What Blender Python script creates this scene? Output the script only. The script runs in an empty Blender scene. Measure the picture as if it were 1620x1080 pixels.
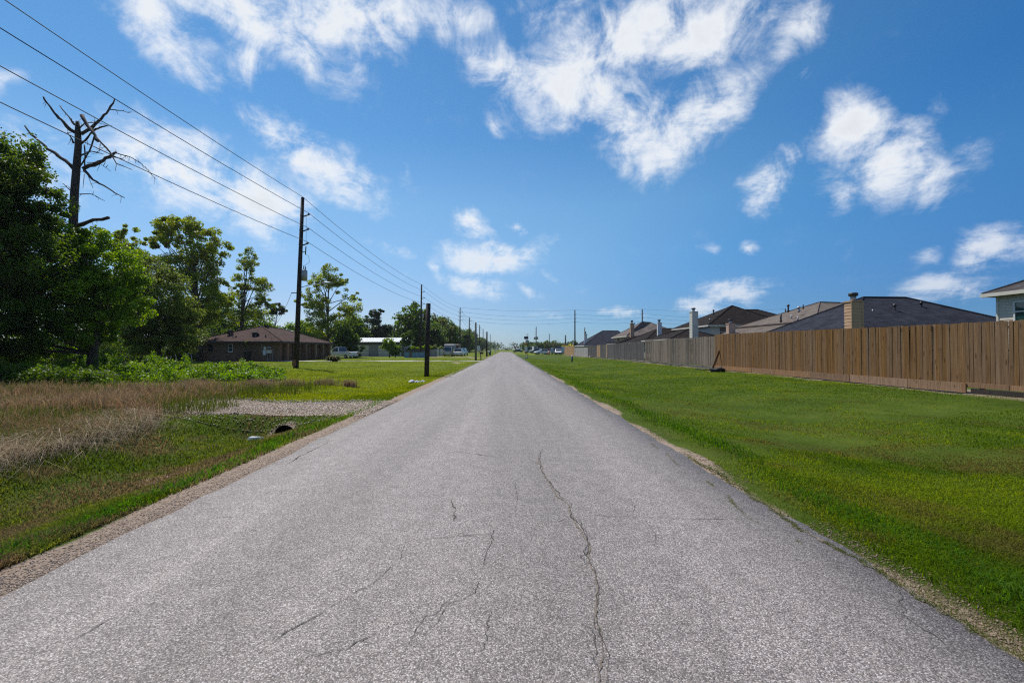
import bpy, math, random
import numpy as np
from mathutils import Vector, Matrix

R = math.radians
random.seed(11)
rng = np.random.default_rng(11)
sc = bpy.context.scene
COL = sc.collection

# ------------------------------------------------------------------ camera
CAM_H, FPX, VX, VY = 1.5, 720.0, 801.0, 552.0      # eye height, focal length in photo pixels, vanishing point of the road
cam_d = bpy.data.cameras.new('camera')
cam = bpy.data.objects.new('camera', cam_d)
COL.objects.link(cam)
cam.location = (0, 0, CAM_H)
cam.rotation_euler = (R(90 + .955), 0, R(-.716))
cam_d.sensor_width = 36
cam_d.lens = 16.0
cam_d.clip_start = .05
cam_d.clip_end = 9000
sc.camera = cam

# ------------------------------------------------------------------ light and sky
SUN_EL, SUN_AZ = 58.0, -37.0                       # degrees; azimuth clockwise from +Y (ahead)
sun_dir = Vector((math.sin(R(SUN_AZ)) * math.cos(R(SUN_EL)), math.cos(R(SUN_AZ)) * math.cos(R(SUN_EL)), math.sin(R(SUN_EL))))
sun_d = bpy.data.lights.new('sun', 'SUN')
sun_d.energy = 5.0
sun_d.angle = R(.53)
sun_d.color = (1.0, .95, .88)
sun = bpy.data.objects.new('sun', sun_d)
COL.objects.link(sun)
sun.rotation_euler = (-sun_dir).to_track_quat('-Z', 'Y').to_euler()
sun.location = (0, 0, 60)

sc.view_settings.view_transform = 'Standard'
sc.view_settings.look = 'None'
sc.view_settings.exposure = 0.0
sc.view_settings.gamma = 1
sc.view_settings.use_curve_mapping = False
sc.render.engine = 'CYCLES'
sc.cycles.use_denoising = False
sc.cycles.filter_width = 1.2
sc.cycles.max_bounces = 6
sc.cycles.diffuse_bounces = 3
sc.cycles.glossy_bounces = 2
sc.cycles.transmission_bounces = 3
sc.cycles.transparent_max_bounces = 4
sc.cycles.caustics_reflective = False
sc.cycles.caustics_refractive = False

# clouds as (azimuth, elevation, half width, half height, tilt, weight), written with the photo's pixel grid as a protractor
SKY_SUN = [(.15, (.20, .56, .92)), (.40, (.36, .77, 1.04)), (.55, (.62, .94, 1.08)), (.72, (.74, .98, 1.08)), (.95, (.78, 1.0, 1.08))]
SKY_EL = [(.0, (1.12, .80, .98)), (.09, (1.02, .80, .91)), (.20, (1.04, .97, 1.0)), (.30, (1.0, 1.05, 1.06)), (.43, (.66, .92, 1.05)), (.9, (.42, .80, 1.02))]
CLOUDS = [
    (230, 10, 120, 60, -25, 1.0), (400, 20, 170, 70, -12, 1.25), (560, 20, 130, 65, 10, 1.2), (390, 95, 50, 70, -60, .8),
    (300, 115, 55, 30, -35, .75), (700, 20, 90, 60, -15, .85), (610, 75, 40, 25, -40, .5),
    (800, 110, 75, 48, -8, .95), (905, 100, 110, 85, 25, 1.2), (1010, 40, 130, 80, 10, 1.2), (1130, 30, 120, 70, 12, 1.1),
    (1260, 40, 85, 70, 35, .95), (1000, 195, 70, 75, -75, .95), (1090, 195, 110, 60, 28, 1.1), (1130, 150, 50, 60, 60, .8),
    (960, 130, 70, 80, -50, .9), (880, 10, 90, 45, 0, .75),
    (300, 275, 130, 55, -15, 1.15), (400, 315, 110, 50, -20, 1.05), (500, 255, 125, 45, -22, 1.05), (430, 215, 60, 36, -25, .85),
    (545, 285, 60, 35, -10, .9), (250, 300, 60, 40, 20, .6), (60, 225, 60, 60, -40, .55), (5, 150, 30, 40, -40, .6), (90, 290, 50, 40, -30, .6),
    (640, 280, 35, 22, -60, .5),
    (1350, 195, 75, 60, -10, 1.15), (1415, 250, 105, 62, -35, 1.2), (1490, 285, 65, 40, 20, .9), (1218, 292, 55, 48, -20, 1.0),
    (1265, 240, 38, 26, 0, .7), (1330, 300, 50, 32, 30, .55), (1550, 235, 70, 36, 15, .45), (1508, 155, 40, 26, 60, .5),
    (1290, 118, 34, 24, 20, .55),
    (785, 412, 105, 34, -4, 1.25), (835, 405, 60, 32, 30, 1.0), (745, 357, 50, 28, -30, 1.0), (822, 355, 26, 18, 0, .8), (615, 397, 52, 20, -20, .8),
    (757, 458, 66, 24, -8, 1.1), (842, 467, 28, 14, -30, .7), (925, 458, 22, 14, 0, .65), (880, 430, 30, 16, -50, .6),
    (1172, 458, 88, 30, 2, 1.2), (1100, 487, 62, 20, 0, 1.0), (1185, 385, 28, 18, 0, .7), (1120, 390, 24, 16, 0, .5),
    (1575, 385, 78, 38, -5, 1.1), (1470, 405, 34, 18, 20, .7), (1510, 458, 110, 22, 2, 1.05),
    (975, 492, 44, 14, 0, .8), (860, 500, 50, 12, 0, .6), (700, 430, 26, 14, -30, .7), (790, 200, 22, 20, -40, .6), (640, 440, 30, 12, 0, .4),
]


def build_world():
    w = bpy.data.worlds.new('World')
    sc.world = w
    w.use_nodes = True
    nt = w.node_tree
    N, L = nt.nodes, nt.links
    N.clear()

    def nd(t, **kw):
        n = N.new(t)
        for k, v in kw.items():
            setattr(n, k, v)
        return n

    def math_(op, a, b=None, c=None, clamp=False):
        n = nd('ShaderNodeMath', operation=op, use_clamp=clamp)
        for i, s in enumerate((a, b, c)):
            if s is None:
                continue
            if isinstance(s, (int, float)):
                n.inputs[i].default_value = s
            else:
                L.new(s, n.inputs[i])
        return n.outputs[0]
    out = nd('ShaderNodeOutputWorld')
    bg = nd('ShaderNodeBackground')
    bg.inputs['Strength'].default_value = .105
    L.new(bg.outputs[0], out.inputs[0])
    sky = nd('ShaderNodeTexSky', sky_type='NISHITA')
    sky.sun_disc = False
    sky.sun_elevation = R(SUN_EL)
    sky.sun_rotation = R(SUN_AZ)
    sky.air_density = 1.0
    sky.dust_density = .25
    sky.ozone_density = 1.2
    tc = nd('ShaderNodeTexCoord')
    nrm = nd('ShaderNodeVectorMath', operation='NORMALIZE')
    L.new(tc.outputs['Generated'], nrm.inputs[0])
    sep = nd('ShaderNodeSeparateXYZ')
    L.new(nrm.outputs[0], sep.inputs[0])
    az = math_('ARCTAN2', sep.outputs[0], sep.outputs[1])
    el = math_('ARCSINE', sep.outputs[2])

    def ramp(f, stops):
        r = nd('ShaderNodeValToRGB')
        e = r.color_ramp.elements
        e[0].position, e[0].color = stops[0][0], (*stops[0][1], 1)
        e[1].position, e[1].color = stops[-1][0], (*stops[-1][1], 1)
        for p, c in stops[1:-1]:
            q = e.new(p)
            q.color = (*c, 1)
        L.new(f, r.inputs[0])
        return r.outputs[0]

    def mulc(a, b):
        x = nd('ShaderNodeMix', data_type='RGBA')
        x.blend_type = 'MULTIPLY'
        x.inputs[0].default_value = 1
        L.new(a, x.inputs[6])
        L.new(b, x.inputs[7])
        return x.outputs[2]
    # clear polarised summer air: deeper blue away from the sun, pale blue instead of cream at the horizon
    dsun = nd('ShaderNodeVectorMath', operation='DOT_PRODUCT')
    L.new(nrm.outputs[0], dsun.inputs[0])
    dsun.inputs[1].default_value = sun_dir
    g1 = ramp(dsun.outputs['Value'], SKY_SUN)
    g2 = ramp(math_('DIVIDE', el, 1.0), SKY_EL)
    graded = mulc(mulc(sky.outputs[0], g1), g2)
    comb = nd('ShaderNodeCombineXYZ')
    L.new(az, comb.inputs[0])
    L.new(el, comb.inputs[1])
    # soft warp of the outline coordinates
    warp = nd('ShaderNodeTexNoise')
    warp.inputs['Scale'].default_value = 9
    warp.inputs['Detail'].default_value = 4
    L.new(nrm.outputs[0], warp.inputs['Vector'])
    ws = nd('ShaderNodeVectorMath', operation='MULTIPLY_ADD')
    L.new(warp.outputs['Color'], ws.inputs[0])
    ws.inputs[1].default_value = (.12, .07, 0)
    L.new(comb.outputs[0], ws.inputs[2])
    wo = nd('ShaderNodeVectorMath', operation='ADD')
    L.new(ws.outputs[0], wo.inputs[0])
    wo.inputs[1].default_value = (-.06, -.035, 0)
    mask = None
    for px, py, rx, ry, tilt, wt in CLOUDS:
        u, v = (px - VX) / FPX, (VY - py) / FPX
        d = Vector((u, 1, v))
        a0, e0 = math.atan2(u, 1), math.asin(v / d.length)
        big = (1.5 if px < 1150 else 1.22) if py < 330 else 1.15
        ra = big * rx / FPX / (1 + u * u)
        re = big * ry / FPX / (1 + v * v) * .97
        mp = nd('ShaderNodeMapping', vector_type='TEXTURE')
        mp.inputs['Location'].default_value = (a0, e0, 0)
        mp.inputs['Rotation'].default_value = (0, 0, R(tilt))
        mp.inputs['Scale'].default_value = (ra, re, 1)
        L.new(wo.outputs[0], mp.inputs['Vector'])
        g = nd('ShaderNodeTexGradient', gradient_type='SPHERICAL')
        L.new(mp.outputs[0], g.inputs[0])
        t = math_('MULTIPLY', g.outputs['Fac'], wt)
        mask = t if mask is None else math_('SMOOTH_MAX', mask, t, .12)
    # the same broken cloud goes on over the rest of the sky
    wide = nd('ShaderNodeTexNoise')
    wide.inputs['Scale'].default_value = 3.2
    wide.inputs['Detail'].default_value = 3
    L.new(nrm.outputs[0], wide.inputs['Vector'])
    away = math_('ABSOLUTE', az)
    m1 = nd('ShaderNodeMapRange', interpolation_type='SMOOTHSTEP')
    m1.inputs['From Min'].default_value = .86
    m1.inputs['From Max'].default_value = 1.1
    L.new(away, m1.inputs['Value'])
    m2 = nd('ShaderNodeMapRange', interpolation_type='SMOOTHSTEP')
    m2.inputs['From Min'].default_value = .66
    m2.inputs['From Max'].default_value = .82
    L.new(el, m2.inputs['Value'])
    outside = math_('MAXIMUM', m1.outputs[0], m2.outputs[0])
    gen = math_('MULTIPLY', math_('MULTIPLY', math_('SUBTRACT', wide.outputs[0], .48, clamp=True), 5.0), outside)
    mask = math_('MAXIMUM', mask, gen)
    # billow noise on a flat cloud layer, so that clouds shrink towards the horizon
    zz = math_('ADD', math_('MAXIMUM', sep.outputs[2], 0), .16)
    cx = math_('DIVIDE', sep.outputs[0], zz)
    cy = math_('DIVIDE', sep.outputs[1], zz)
    cc = nd('ShaderNodeCombineXYZ')
    L.new(cx, cc.inputs[0])
    L.new(cy, cc.inputs[1])
    n1 = nd('ShaderNodeTexNoise')
    n1.inputs['Scale'].default_value = 4.2
    n1.inputs['Detail'].default_value = 14
    n1.inputs['Roughness'].default_value = .68
    n1.inputs['Lacunarity'].default_value = 2.1
    n1.inputs['Distortion'].default_value = .4
    L.new(cc.outputs[0], n1.inputs['Vector'])
    n2 = nd('ShaderNodeTexNoise')
    n2.inputs['Scale'].default_value = 12
    n2.inputs['Detail'].default_value = 13
    n2.inputs['Distortion'].default_value = .5
    n2.inputs['Roughness'].default_value = .66
    L.new(nrm.outputs[0], n2.inputs['Vector'])
    nn = math_('ADD', math_('MULTIPLY', n1.outputs[0], .38), math_('MULTIPLY', n2.outputs[0], .62))
    nn = math_('MULTIPLY', math_('SUBTRACT', nn, .5), 6.2)
    # noise only roughens where there is cloud at all
    soft = math_('POWER', math_('MINIMUM', mask, 1.0), .55)
    dens = math_('ADD', math_('MULTIPLY', mask, 1.25), math_('MULTIPLY', nn, soft))
    cov = nd('ShaderNodeMapRange', interpolation_type='SMOOTHSTEP')
    cov.inputs['From Min'].default_value = .20
    cov.inputs['From Max'].default_value = 1.5
    L.new(dens, cov.inputs['Value'])
    fade = nd('ShaderNodeMapRange')
    fade.inputs['From Min'].default_value = 0.0
    fade.inputs['From Max'].default_value = .30
    fade.inputs['To Min'].default_value = .55
    fade.inputs['To Max'].default_value = .96
    L.new(el, fade.inputs['Value'])
    alpha = math_('MULTIPLY', cov.outputs[0], fade.outputs[0])
    # thick parts slightly greyer than the bright rims
    shade = nd('ShaderNodeMapRange')
    shade.inputs['From Min'].default_value = .9
    shade.inputs['From Max'].default_value = 2.0
    shade.inputs['To Min'].default_value = 1.0
    shade.inputs['To Max'].default_value = .86
    L.new(dens, shade.inputs['Value'])
    cl = nd('ShaderNodeMix', data_type='RGBA')
    cl.blend_type = 'MULTIPLY'
    cl.inputs[0].default_value = 1
    cl.inputs[6].default_value = (8.8, 9.1, 9.5, 1)
    cs = nd('ShaderNodeCombineColor')
    for i in range(3):
        L.new(shade.outputs[0], cs.inputs[i])
    L.new(cs.outputs[0], cl.inputs[7])
    mix = nd('ShaderNodeMix', data_type='RGBA')
    L.new(alpha, mix.inputs[0])
    L.new(graded, mix.inputs[6])
    L.new(cl.outputs[2], mix.inputs[7])
    L.new(mix.outputs[2], bg.inputs['Color'])
    w.cycles.sampling_method = 'MANUAL'
    w.cycles.sample_map_resolution = 512


build_world()


# ------------------------------------------------------------------ helpers
def PX(px, Y):
    return (px - VX) * Y / FPX


def P(px, py, Y):
    return Vector((PX(px, Y), Y, CAM_H - (py - VY) * Y / FPX))


def ZZ(py, Y):
    return CAM_H - (py - VY) * Y / FPX


def tag(o, label=None, cat=None, group=None, kind=None):
    if label:
        o['label'] = label
    if cat:
        o['category'] = cat
    if group:
        o['group'] = group
    if kind:
        o['kind'] = kind
    return o


def empty(name, loc, rz=0, label=None, cat=None, group=None):
    o = bpy.data.objects.new(name, None)
    o.empty_display_size = .2
    COL.objects.link(o)
    o.location = loc
    o.rotation_euler = (0, 0, rz)
    tag(o, label, cat, group)
    return o


def copy_tree(o, parent=None):
    c = o.copy()
    COL.objects.link(c)
    c.parent = parent
    for ch in list(o.children):
        copy_tree(ch, c)
    return c


class MB:
    """collects shapes; build() links them as one mesh object"""

    def __init__(s):
        s.v, s.f, s.m = [], [], []

    def face(s, pts, mi=0):
        b = len(s.v)
        s.v += [tuple(p) for p in pts]
        s.f.append(tuple(range(b, b + len(pts))))
        s.m.append(mi)
        return s

    def box(s, c, d, rot=None, mi=0):
        b = len(s.v)
        for i in range(8):
            p = Vector(((i & 1) - .5, ((i >> 1) & 1) - .5, (i >> 2) - .5))
            p = Vector((p.x * d[0], p.y * d[1], p.z * d[2]))
            if rot is not None:
                p = rot @ p
            s.v.append((p.x + c[0], p.y + c[1], p.z + c[2]))
        for q in ((0, 2, 3, 1), (4, 5, 7, 6), (0, 1, 5, 4), (2, 6, 7, 3), (0, 4, 6, 2), (1, 3, 7, 5)):
            s.f.append(tuple(b + k for k in q))
            s.m.append(mi)
        return s

    def span(s, a, b, mi=0):
        return s.box([(a[i] + b[i]) / 2 for i in range(3)], [abs(b[i] - a[i]) for i in range(3)], None, mi)

    def tube(s, pts, rad, n=8, cap=True, mi=0):
        pts = [Vector(p) for p in pts]
        if isinstance(rad, (int, float)):
            rad = [rad] * len(pts)
        b = len(s.v)
        up = None
        for i, p in enumerate(pts):
            t = (pts[min(i + 1, len(pts) - 1)] - pts[max(i - 1, 0)])
            t = t.normalized() if t.length > 1e-9 else Vector((0, 0, 1))
            if up is None:
                up = Vector((1, 0, 0)) if abs(t.x) < .8 else Vector((0, 1, 0))
            a = (up - t * up.dot(t)).normalized()
            up = a
            c = t.cross(a)
            for k in range(n):
                an = 2 * math.pi * k / n
                q = p + (a * math.cos(an) + c * math.sin(an)) * rad[i]
                s.v.append((q.x, q.y, q.z))
        for i in range(len(pts) - 1):
            for k in range(n):
                k2 = (k + 1) % n
                s.f.append((b + i * n + k, b + i * n + k2, b + (i + 1) * n + k2, b + (i + 1) * n + k))
                s.m.append(mi)
        if cap:
            s.f.append(tuple(b + k for k in range(n))[::-1])
            s.m.append(mi)
            e = b + (len(pts) - 1) * n
            s.f.append(tuple(e + k for k in range(n)))
            s.m.append(mi)
        return s

    def hull(s, secs, mi=0):
        """closed loft through rings of equal length"""
        b = len(s.v)
        n = len(secs[0])
        for r in secs:
            s.v += [tuple(p) for p in r]
        for i in range(len(secs) - 1):
            for k in range(n):
                k2 = (k + 1) % n
                s.f.append((b + i * n + k, b + i * n + k2, b + (i + 1) * n + k2, b + (i + 1) * n + k))
                s.m.append(mi)
        s.f.append(tuple(b + k for k in range(n))[::-1])
        e = b + (len(secs) - 1) * n
        s.f.append(tuple(e + k for k in range(n)))
        s.m += [mi, mi]
        return s

    def build(s, name, mats, parent=None, smooth=False, bevel=0, fix=True):
        me = bpy.data.meshes.new(name)
        me.from_pydata(s.v, [], s.f)
        if not isinstance(mats, (list, tuple)):
            mats = [mats]
        for m in mats:
            me.materials.append(m)
        if len(mats) > 1:
            me.polygons.foreach_set('material_index', s.m)
        if fix:
            import bmesh
            bm = bmesh.new()
            bm.from_mesh(me)
            bmesh.ops.recalc_face_normals(bm, faces=bm.faces)
            if bevel:
                bmesh.ops.bevel(bm, geom=list(bm.edges), offset=bevel, segments=2, affect='EDGES', profile=.6)
            bm.to_mesh(me)
            bm.free()
        if smooth:
            me.polygons.foreach_set('use_smooth', [True] * len(me.polygons))
        me.update()
        o = bpy.data.objects.new(name, me)
        COL.objects.link(o)
        if parent is not None:
            o.parent = parent
        return o


def np_mesh(name, V, F, mat, col=None, parent=None, smooth=False):
    """V (n,3), F (m,k) arrays"""
    me = bpy.data.meshes.new(name)
    V = np.ascontiguousarray(V, dtype=np.float32)
    F = np.ascontiguousarray(F, dtype=np.int32)
    m, k = F.shape
    me.vertices.add(len(V))
    me.vertices.foreach_set('co', V.ravel())
    me.loops.add(m * k)
    me.loops.foreach_set('vertex_index', F.ravel())
    me.polygons.add(m)
    me.polygons.foreach_set('loop_start', np.arange(0, m * k, k, dtype=np.int32))
    me.polygons.foreach_set('loop_total', np.full(m, k, dtype=np.int32))
    if smooth:
        me.polygons.foreach_set('use_smooth', np.ones(m, dtype=bool))
    if col is not None:
        at = me.color_attributes.new('col', 'FLOAT_COLOR', 'POINT')
        c4 = np.ones((len(V), 4), dtype=np.float32)
        c4[:, :3] = col
        at.data.foreach_set('color', c4.ravel())
    me.materials.append(mat)
    me.update(calc_edges=True)
    o = bpy.data.objects.new(name, me)
    COL.objects.link(o)
    if parent is not None:
        o.parent = parent
    return o


# value noise for terrain and outlines
_tab = np.random.default_rng(3).random((64, 64))


def vnoise(x, y):
    x, y = np.asarray(x, float), np.asarray(y, float)
    xi, yi = np.floor(x).astype(int), np.floor(y).astype(int)
    fx, fy = x - xi, y - yi
    fx, fy = fx * fx * (3 - 2 * fx), fy * fy * (3 - 2 * fy)
    a, b = _tab[xi % 64, yi % 64], _tab[(xi + 1) % 64, yi % 64]
    c, d = _tab[xi % 64, (yi + 1) % 64], _tab[(xi + 1) % 64, (yi + 1) % 64]
    return (a * (1 - fx) + b * fx) * (1 - fy) + (c * (1 - fx) + d * fx) * fy - .5


def sstep(a, b, x):
    t = np.clip((np.asarray(x, float) - a) / (b - a), 0, 1)
    return t * t * (3 - 2 * t)


RL, RR = -3.13, 2.53                                # road edges


def road_z(x):
    u = (np.asarray(x, float) - (RL + RR) / 2) / ((RR - RL) / 2)
    return .025 - .035 * u * u


def gz(x, y):
    """height of the ground"""
    x, y = np.asarray(x, float), np.asarray(y, float)
    z = np.full(np.broadcast(x, y).shape, -.03)
    drive = sstep(9.6, 10.6, y) * (1 - sstep(13.6, 14.6, y))
    deep = .42 * (1 - sstep(9.9, 10.6, y)) + .2 * sstep(13.6, 18, y) * (1 - sstep(150, 200, y))
    deep = deep * (1 - sstep(55.0, 56.0, y) * (1 - sstep(59.2, 60.2, y)) * .9)
    b = np.clip(1 - np.abs((x + 5.5) / 2.0), 0, 1)
    b = b * b * (3 - 2 * b)
    z = z - deep * b
    br = np.clip(1 - np.abs((x - 6.2) / 3.4), 0, 1)
    z = z - .2 * br * br * (3 - 2 * br) * (1 - sstep(150, 200, y))
    z = z + .16 * sstep(9.5, 13.2, x) * (1 - sstep(60, 110, y)) * (1 - sstep(60, 120, x))
    off = sstep(0, 1.2, np.maximum(RL - .3 - x, x - RR - .25))
    z = z + off * (vnoise(x * .55, y * .55) * .07 + vnoise(x * 1.9 + 7, y * 1.9) * .035) * (1 - drive * (x < 0))
    z = z + .12 * sstep(-6.6, -9, x) * (1 - sstep(14, 20, y)) * sstep(2, 4, y)
    inner = (x > RL + .02) & (x < RR - .02)
    return np.where(inner, -.07, z)


# ------------------------------------------------------------------ materials
def new_mat(name):
    m = bpy.data.materials.new(name)
    m.use_nodes = True
    nt = m.node_tree
    return m, nt, nt.nodes, nt.links, nt.nodes['Principled BSDF']


def M(name, c1, c2=None, scale=4.0, rough=.8, bump=0.0, metallic=0.0, spec=.3, stretch=(1, 1, 1), detail=5, rnd=0.0, bscale=None, coord='Object'):
    m, nt, N, L, b = new_mat(name)
    b.inputs['Roughness'].default_value = rough
    b.inputs['Metallic'].default_value = metallic
    b.inputs['Specular IOR Level'].default_value = spec
    c2 = c2 or tuple(min(1, c * 1.25) for c in c1)
    tc = N.new('ShaderNodeTexCoord')
    mp = N.new('ShaderNodeMapping')
    mp.inputs['Scale'].default_value = stretch
    L.new(tc.outputs[coord], mp.inputs[0])
    n = N.new('ShaderNodeTexNoise')
    n.inputs['Scale'].default_value = scale
    n.inputs['Detail'].default_value = detail
    n.inputs['Roughness'].default_value = .65
    L.new(mp.outputs[0], n.inputs['Vector'])
    r = N.new('ShaderNodeValToRGB')
    r.color_ramp.elements[0].position = .3
    r.color_ramp.elements[1].position = .7
    r.color_ramp.elements[0].color = (*c1, 1)
    r.color_ramp.elements[1].color = (*c2, 1)
    L.new(n.outputs[0], r.inputs[0])
    col = r.outputs[0]
    if rnd:
        oi = N.new('ShaderNodeObjectInfo')
        mr = N.new('ShaderNodeMapRange')
        mr.inputs['To Min'].default_value = 1 - rnd
        mr.inputs['To Max'].default_value = 1 + rnd
        L.new(oi.outputs['Random'], mr.inputs['Value'])
        h = N.new('ShaderNodeHueSaturation')
        L.new(col, h.inputs['Color'])
        L.new(mr.outputs[0], h.inputs['Value'])
        col = h.outputs[0]
    L.new(col, b.inputs['Base Color'])
    if bump:
        n2 = N.new('ShaderNodeTexNoise')
        n2.inputs['Scale'].default_value = bscale or scale * 4
        n2.inputs['Detail'].default_value = 4
        L.new(mp.outputs[0], n2.inputs['Vector'])
        bp = N.new('ShaderNodeBump')
        bp.inputs['Strength'].default_value = bump
        bp.inputs['Distance'].default_value = .02
        L.new(n2.outputs[0], bp.inputs['Height'])
        L.new(bp.outputs[0], b.inputs['Normal'])
    return m


def leaf_mat(name, trans=.35, rough=.5, spec=.35):
    m, nt, N, L, b = new_mat(name)
    a = N.new('ShaderNodeAttribute')
    a.attribute_name = 'col'
    L.new(a.outputs['Color'], b.inputs['Base Color'])
    b.inputs['Roughness'].default_value = rough
    b.inputs['Specular IOR Level'].default_value = spec
    t = N.new('ShaderNodeBsdfTranslucent')
    h = N.new('ShaderNodeHueSaturation')
    h.inputs['Hue'].default_value = .485
    h.inputs['Saturation'].default_value = 1.1
    h.inputs['Value'].default_value = 1.6
    L.new(a.outputs['Color'], h.inputs['Color'])
    L.new(h.outputs[0], t.inputs['Color'])
    mx = N.new('ShaderNodeMixShader')
    mx.inputs[0].default_value = trans
    L.new(b.outputs[0], mx.inputs[1])
    L.new(t.outputs[0], mx.inputs[2])
    L.new(mx.outputs[0], N['Material Output'].inputs['Surface'])
    return m


def attr_mat(name, rough=.9, spec=.2):
    m, nt, N, L, b = new_mat(name)
    a = N.new('ShaderNodeAttribute')
    a.attribute_name = 'col'
    L.new(a.outputs['Color'], b.inputs['Base Color'])
    b.inputs['Roughness'].default_value = rough
    b.inputs['Specular IOR Level'].default_value = spec
    return m


def road_mat():
    m, nt, N, L, b = new_mat('chip_seal_asphalt')
    tc = N.new('ShaderNodeTexCoord')
    v = N.new('ShaderNodeTexVoronoi')
    v.inputs['Scale'].default_value = 150
    L.new(tc.outputs['Object'], v.inputs['Vector'])
    sp = N.new('ShaderNodeSeparateColor')
    L.new(v.outputs['Color'], sp.inputs[0])
    r = N.new('ShaderNodeValToRGB')
    e = r.color_ramp.elements
    e[0].position, e[0].color = 0, (.115, .099, .092, 1)
    e[1].position, e[1].color = 1, (.58, .53, .502, 1)
    for p, c in ((.25, (.19, .167, .157)), (.5, (.25, .222, .209)), (.66, (.325, .274, .24)), (.82, (.39, .352, .332))):
        q = e.new(p)
        q.color = (*c, 1)
    L.new(sp.outputs[0], r.inputs[0])
    # dark bitumen between stones
    gap = N.new('ShaderNodeMapRange')
    gap.inputs['From Min'].default_value = .35
    gap.inputs['From Max'].default_value = .75
    gap.inputs['To Min'].default_value = 1.06
    gap.inputs['To Max'].default_value = .5
    L.new(v.outputs['Distance'], gap.inputs['Value'])
    # broad wear
    n = N.new('ShaderNodeTexNoise')
    n.inputs['Scale'].default_value = .55
    n.inputs['Detail'].default_value = 6
    n.inputs['Roughness'].default_value = .6
    mp = N.new('ShaderNodeMapping')
    mp.inputs['Scale'].default_value = (1.9, .07, 1)
    L.new(tc.outputs['Object'], mp.inputs[0])
    L.new(mp.outputs[0], n.inputs['Vector'])
    wr = N.new('ShaderNodeMapRange')
    wr.inputs['From Min'].default_value = .3
    wr.inputs['From Max'].default_value = .7
    wr.inputs['To Min'].default_value = .80
    wr.inputs['To Max'].default_value = 1.16
    L.new(n.outputs[0], wr.inputs['Value'])
    n3 = N.new('ShaderNodeTexNoise')
    n3.inputs['Scale'].default_value = 5.5
    n3.inputs['Detail'].default_value = 5
    L.new(tc.outputs['Object'], n3.inputs['Vector'])
    w3 = N.new('ShaderNodeMapRange')
    w3.inputs['From Min'].default_value = .3
    w3.inputs['From Max'].default_value = .7
    w3.inputs['To Min'].default_value = .88
    w3.inputs['To Max'].default_value = 1.1
    L.new(n3.outputs[0], w3.inputs['Value'])
    mu = N.new('ShaderNodeMath')
    mu.operation = 'MULTIPLY'
    L.new(gap.outputs[0], mu.inputs[0])
    L.new(wr.outputs[0], mu.inputs[1])
    mu2 = N.new('ShaderNodeMath')
    mu2.operation = 'MULTIPLY'
    L.new(mu.outputs[0], mu2.inputs[0])
    L.new(w3.outputs[0], mu2.inputs[1])
    sx = N.new('ShaderNodeSeparateXYZ')
    L.new(tc.outputs['Object'], sx.inputs[0])
    sw = N.new('ShaderNodeMath')
    sw.operation = 'MULTIPLY_ADD'
    L.new(n3.outputs[0], sw.inputs[0])
    sw.inputs[1].default_value = .5
    L.new(sx.outputs[0], sw.inputs[2])
    tr_ = N.new('ShaderNodeMapRange')
    tr_.inputs['From Min'].default_value = -3.1
    tr_.inputs['From Max'].default_value = 2.9
    L.new(sw.outputs[0], tr_.inputs['Value'])
    lane = N.new('ShaderNodeValToRGB')
    le = lane.color_ramp.elements
    le[0].position, le[0].color = 0, (.90, .90, .90, 1)
    le[1].position, le[1].color = 1, (.74, .74, .74, 1)
    for p_, c_ in ((.14, .98), (.30, .90), (.44, .97), (.62, .91), (.78, .97), (.86, .90), (.92, .80)):
        q_ = le.new(p_)
        q_.color = (c_, c_, c_, 1)
    L.new(tr_.outputs[0], lane.inputs[0])
    mu3 = N.new('ShaderNodeMath')
    mu3.operation = 'MULTIPLY'
    L.new(mu2.outputs[0], mu3.inputs[0])
    L.new(lane.outputs[0], mu3.inputs[1])
    mu2 = mu3
    h = N.new('ShaderNodeHueSaturation')
    L.new(r.outputs[0], h.inputs['Color'])
    L.new(mu2.outputs[0], h.inputs['Value'])
    L.new(h.outputs[0], b.inputs['Base Color'])
    b.inputs['Roughness'].default_value = .72
    b.inputs['Specular IOR Level'].default_value = .35
    bp = N.new('ShaderNodeBump')
    bp.inputs['Strength'].default_value = .4
    bp.inputs['Distance'].default_value = .004
    bp.invert = True
    L.new(v.outputs['Distance'], bp.inputs['Height'])
    L.new(bp.outputs[0], b.inputs['Normal'])
    return m


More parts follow.
